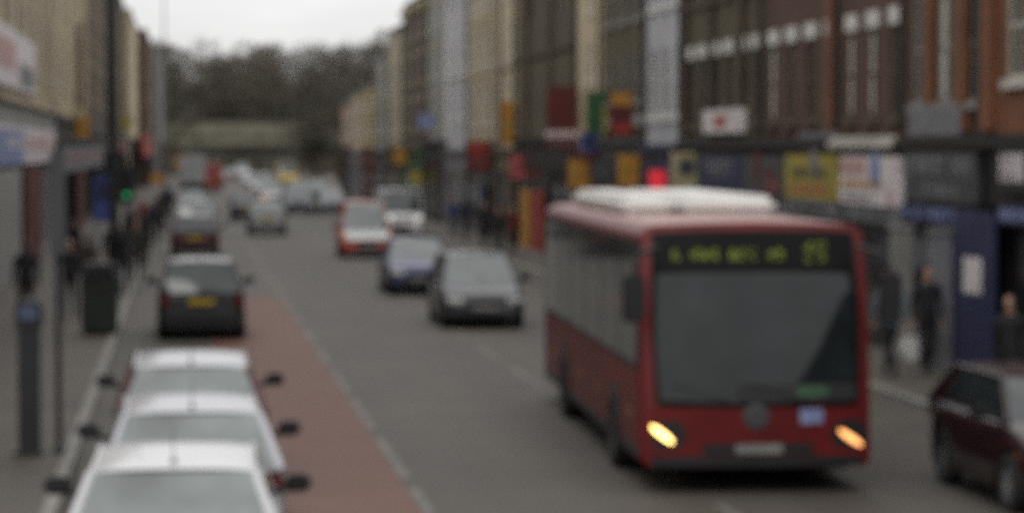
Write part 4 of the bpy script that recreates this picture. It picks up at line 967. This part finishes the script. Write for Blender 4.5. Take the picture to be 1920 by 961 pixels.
# ------------------------------------------------------------------ street furniture on the left
p_ = at(56, 852, .12)
b = empty('ticket_machine', (p_.x, p_.y, .12), 0, 'black upright ticket machine with a pale blue head on the left pavement', 'ticket machine')
h_ = zat(556, p_.x, p_.y) - .12
q = MB(); q.box(-.13, .13, -.11, .11, 0, h_ * .80); q.build('body', M['darksteel'], b, .02)
q = MB(); q.box(-.16, .16, -.13, .13, h_ * .802, h_ * .96); q.lathe([(.15, h_ * .962), (.12, h_ * .99), (0, h_)], 16, m=0); q.build('head', M['darksteel'], b, .02)
q = MB(); q.box(-.11, .11, -.145, -.131, h_ * .86, h_ * .945); q.build('display_panel', mat('dull_blue', (.06, .08, .13), .5), b, .005)
q = MB(); q.box(-.18, .18, -.16, .16, 0.0, .05); q.build('base', M['darksteel'], b, .01)
p_ = at(111, 850, .12)
b = empty('sign_post', (p_.x, p_.y, .12), 0, 'thin dark signpost with a narrow sign plate beside the ticket machine', 'signpost')
h_ = zat(268, p_.x, p_.y) - .12
q = MB(); q.tube((0, 0, 0), (0, 0, h_), .036, .036, 12); q.lathe([(.07, 0), (.07, .06), (.038, .09)], 12); q.build('post', M['darksteel'], b)
q = MB(); q.box(-.09, .09, -.055, -.038, h_ - 1.35, h_ - .1); q.build('sign_plate', M['dgrey'], b, .004)
p_ = at(186, 628, .12)
b = empty('litter_bin', (p_.x, p_.y + .35, .12), 0, 'dark green box bin on the left pavement near the kerb', 'litter bin')
q = MB(); q.box(-.36, .36, -.34, .34, .06, 1.12); q.box(-.30, .30, -.28, .28, 0, .06); q.build('body', mat('bin_green', (.014, .020, .015), .5), b, .03)
q = MB(); q.box(-.40, .40, -.38, .38, 1.123, 1.20); q.box(-.33, .33, -.31, .31, 1.203, 1.42); q.build('lid', M['darksteel'], b, .04)
q = MB(); q.box(-.22, .22, -.352, -.341, .82, 1.02); q.build('slot', M['black'], b)
def lamp_post(px, X, label, hgt, r0, m_, arm=1.6):
    Y = hitX(px, 300, X)[0]
    b = empty('street_lamp', (X, Y, .12), 0, label, 'street lamp', 'street lamps along the kerbs')
    q = MB(); q.tube((0, 0, 0), (0, 0, 1.6), r0 * 1.5, r0 * 1.4, 14); q.tube((0, 0, 1.6), (0, 0, hgt), r0, r0 * .55, 12); q.build('column', M[m_], b)
    sg = 1 if X < 5 else -1
    q = MB(); q.path([(0, 0, hgt - .1), (sg * arm * .5, 0, hgt + .25), (sg * arm, 0, hgt + .32)], r0 * .45); q.build('arm', M[m_], b)
    q = MB(); q.box(*sorted((sg * (arm - .05), sg * (arm + .6))), -.13, .13, hgt + .24, hgt + .40); q.build('lantern', M['greysteel'], b, .04)
lamp_post(213, -1.75, 'thick dark lamp column by the left kerb near the blue hoarding', 10.5, .13, 'darksteel')
lamp_post(309, -1.38, 'slim grey lamp column standing against the sky on the left', 16.2, .085, 'greysteel')
lamp_post(938, 11.0, 'dark lamp column in front of the cream house on the right', 10.5, .075, 'steel')
Y = 5000 * 1.55 / 87; X = -1.85
b = empty('traffic_signal', (X, Y, .12), 0, 'black traffic signal showing green on the left kerb', 'traffic light')
q = MB(); q.tube((0, 0, 0), (0, 0, 3.4), .055, .055, 12); q.build('pole', M['darksteel'], b)
zg = zat(365, X, Y) - .12
q = MB(); q.box(-.15, .15, -.24, -.06, zg - .17, zg + .80); q.box(-.24, .24, -.055, -.045, zg - .28, zg + .92); q.build('signal_head', M['black'], b, .01)
for k, (nm, m_) in enumerate((('green_lens', 'greenlamp'), ('amber_lens', 'dgrey'), ('red_lens', 'maroon'))):
    q = MB(); q.lathe([(0, -.265), (.06, -.26), (.085, -.242)], 20, 'y', (0, 0, zg + k * .31)); l_ = q.build(nm, M[m_], b)
    q = MB(); q.grid(lambda u, v: (.115 * math.cos(math.pi * u), -.241 - .16 * v, zg + k * .31 + .115 * math.sin(math.pi * u)), 10, 1); q.build('hood', M['black'], l_)

# ------------------------------------------------------------------ people
def person_mesh(kind, seed):
    rr = random.Random(seed)
    V, E, Rr, T = [], [], [], []
    def v(p_, r_, par=None, tg='jacket'):
        V.append(Vector(p_)); Rr.append(r_)
        if par is not None: E.append((par, len(V) - 1)); T.append(tg)
        return len(V) - 1
    st = {'stand': .05, 'walk': .32, 'stride': .42}.get(kind, .2)
    pel = v((0, 0, .93), (.185, .135)); abd = v((0, .01, 1.10), (.165, .122), pel); che = v((0, 0, 1.30), (.175, .120), abd); sh = v((0, -.01, 1.43), (.14, .085), che)
    nk = v((0, .01, 1.52), (.055, .055), sh, 'skin'); hd = v((0, .03, 1.63), (.075, .092), nk, 'skin'); tp = v((0, .02, 1.70), (.072, .085), hd, 'skin'); v((0, .02, 1.745), (.045, .05), tp, 'skin')
    v((0, .125, 1.615), (.014, .014), hd, 'skin')
    for sg in (1, -1):
        ph = sg * st
        hp = v((sg * .09, 0, .88), (.095, .10), pel, 'trousers'); kn = v((sg * .10, .45 * math.sin(ph) + .03, .88 - .42 * math.cos(ph)), (.060, .062), hp, 'trousers')
        back = -.12 if (sg * st < 0 and kind != 'stand') else 0
        an = v((sg * .10, .45 * math.sin(ph) + .43 * math.sin(ph * .8) + back, .09 - (0 if back == 0 else -.03)), (.040, .042), kn, 'trousers')
        ft = v((sg * .11, V[an].y + .10, .045), (.042, .035), an, 'shoe'); v((sg * .115, V[an].y + .19, .035), (.036, .026), ft, 'shoe')
        s1 = v((sg * .19, -.01, 1.42), (.062, .065), sh); aph = -sg * st * .8
        el = v((sg * .235, .27 * math.sin(aph) - .02, 1.42 - .29 * math.cos(aph)), (.046, .048), s1)
        bendf = .5 if kind == 'carry' and sg > 0 else .12
        wr_ = v((sg * .235, V[el].y + .25 * math.sin(aph + bendf), V[el].z - .25 * math.cos(aph + bendf)), (.028, .032), el)
        pm = v((sg * .235, V[wr_].y + .02, V[wr_].z - .08), (.018, .038), wr_, 'skin')
        for k in range(4):
            f1 = v((sg * .232, V[pm].y - .032 + k * .021, V[pm].z - .055 - (.008 if k in (1, 2) else 0)), (.0085, .0085), pm, 'skin')
            v((sg * .218, V[f1].y + .004, V[f1].z - .038), (.0075, .0075), f1, 'skin')
        t1 = v((sg * .225, V[wr_].y + .055, V[wr_].z - .055), (.010, .010), wr_, 'skin'); v((sg * .215, V[t1].y + .012, V[t1].z - .045), (.009, .009), t1, 'skin')
    me = bpy.data.meshes.new('skeleton'); me.from_pydata(V, E, [])
    ob = bpy.data.objects.new('skeleton', me); col.objects.link(ob)
    sk = ob.modifiers.new('skin', 'SKIN'); sk.use_smooth_shade = True
    for i, d_ in enumerate(me.skin_vertices[0].data):
        r_ = Rr[i]; d_.radius = r_; d_.use_root = (i == 0)
    su = ob.modifiers.new('sub', 'SUBSURF'); su.levels = 1; su.render_levels = 1
    dg = bpy.context.evaluated_depsgraph_get(); dg.update()
    out = bpy.data.meshes.new_from_object(ob.evaluated_get(dg)); out.name = 'person'
    bpy.data.objects.remove(ob)
    order = ['jacket', 'trousers', 'skin', 'shoe']
    out.materials.clear()
    for nm in order: out.materials.append(M['skin'])
    for f in out.polygons:
        c_ = f.center; best = (9, 0)
        for (a_, b_), tg in zip(E, T):
            A, B = V[a_], V[b_]; d_ = B - A; t = max(0, min(1, (c_ - A).dot(d_) / max(1e-9, d_.length_squared)))
            rr_ = Rr[b_][0] if isinstance(Rr[b_], tuple) else Rr[b_]
            q_ = (c_ - A - d_ * t).length - rr_ * .8
            if q_ < best[0]: best = (q_, order.index(tg))
        f.material_index = best[1]; f.use_smooth = True
    hm = MB(); hk = lambda u: 1.0 - .62 * max(0, math.sin(6.283 * u)) ** .8
    hm.grid(lambda u, v_: (.088 * math.cos(6.283 * u) * math.sin(1.8 * hk(u) * v_ + .02), -.005 + .108 * math.sin(6.283 * u) * math.sin(1.8 * hk(u) * v_ + .02) - .02 * v_, 1.655 + .112 * math.cos(1.8 * hk(u) * v_) - .04 * v_ * hk(u) + .02 * v_ * (1 - hk(u))), 18, 8)
    bgm = MB(); bgm.box(-.17, .17, -.07, .07, 0, .38)
    return out, hm.mesh('hair', M['hair']), bgm
PM = {k: person_mesh(k, i) for i, k in enumerate(('stand', 'walk', 'stride', 'carry'))}
cloth = {}
def cl(c):
    if c not in cloth: cloth[c] = mat('cloth', c, .85, var=.25, scale=8)
    return cloth[c]
def person(px, py, kind, yaw, jc, tc_, label, sc=1.0, bag=None):
    p_ = at(px, py, .12)
    o = link('person', PM[kind][0], None, (p_.x, p_.y, .12), yaw); o.scale = (sc, sc, sc)
    tag(o, label, 'person', 'people on the pavements')
    for i, m_ in enumerate((cl(jc), cl(tc_), M['skin'], M['shoe'])):
        o.material_slots[i].link = 'OBJECT'; o.material_slots[i].material = m_
    link('hair', PM[kind][1], o)
    if bag:
        b_ = MB(); b_.grid(lambda u, v: ((.17 + .03 * math.sin(3 * v)) * math.cos(6.283 * u) * (.6 + .4 * math.sin(math.pi * min(1, v + .1))), (.08 + .02 * math.sin(9 * u)) * math.sin(6.283 * u), .42 * v), 20, 8)
        b_.add([(.1 * math.cos(6.283 * i / 12), .05 * math.sin(6.283 * i / 12), 0) for i in range(12)], [tuple(range(12))])
        b_.path([(-.10, 0, .41), (-.06, 0, .55), (.06, 0, .55), (.10, 0, .41)], .012)
        bo = b_.build('carrier_bag', M[bag]); q = Matrix.Rotation(yaw, 3, 'Z') @ Vector((.27, .02, 0)); bo.location = (p_.x + q.x * sc, p_.y + q.y * sc, .12 + .22)
        bo.rotation_euler = (0, 0, yaw); tag(bo, 'white carrier bag held by the person in black at the right shopfronts', 'bag')
    return o
DK = (.014, .014, .017); DB = (.018, .022, .038); GY = (.06, .062, .065); BR = (.05, .035, .025)
person(50, 614, 'stand', 0.2, DK, DK, 'person in a black coat standing at the left edge by the red shutter', 1.03)
person(132, 600, 'walk', math.pi, DK, GY, 'person in dark jacket and grey trousers right of the signpost')
person(166, 575, 'walk', .1, BR, DK, 'person in a brown jacket behind the green bin', .97)
person(232, 552, 'stride', 0, DK, DB, 'person in black striding away beside the thick lamp column')
person(256, 530, 'walk', math.pi, (.03, .032, .022), DK, 'person in an olive coat near the kerb walking this way', .98)
person(272, 500, 'stand', .6, DK, DK, 'person in black by the traffic signal')
person(288, 462, 'walk', 0, DB, DK, 'person in a navy coat walking away far along the left pavement')
person(268, 452, 'walk', math.pi, (.16, .04, .04), DK, 'person in a dull red top far along the left pavement')
person(303, 425, 'stand', 0, DK, DK, 'smallest dark figure on the left pavement')
person(212, 540, 'walk', math.pi, (.02, .018, .016), DK, 'person in dark clothes walking this way just right of the green bin', 1.02)
person(246, 486, 'walk', 0, DK, DB, 'person in black with navy trousers walking away past the traffic signal', .98)
person(300, 446, 'walk', .1, BR, DK, 'person in brown walking away along the far left kerb')
person(318, 412, 'stand', 0, DB, DK, 'person in navy farthest along the left pavement')
person(140, 520, 'stand', -.6, DK, DB, 'person in black close to the left shop windows', .96)
person(906, 466, 'walk', math.pi, DK, DK, 'person in black in the middle of the right pavement group')
person(936, 484, 'stand', 2.6, DK, GY, 'person in black with grey trousers right of the group by the lamp')
person(872, 452, 'stride', 0, DB, DK, 'person in navy at the left of the right pavement group')
person(850, 446, 'walk', math.pi, (.035, .045, .12), DK, 'person in a blue jacket far along the right pavement', .98)
person(922, 456, 'walk', .2, BR, DK, 'person in brown behind the right pavement group')
person(962, 480, 'walk', math.pi, (.10, .018, .018), DK, 'person in a dark red coat near the orange door')
person(1738, 700, 'carry', math.pi, DK, DK, 'person in black carrying a white bag by the pale column', 1.0, 'white')
person(1668, 704, 'walk', 0.3, (.11, .15, .17), DK, 'person in a pale teal jacket beside the bus mirror')
person(1893, 800, 'stand', 2.4, DK, DK, 'person in black behind the wine red car at the right edge', 1.0)
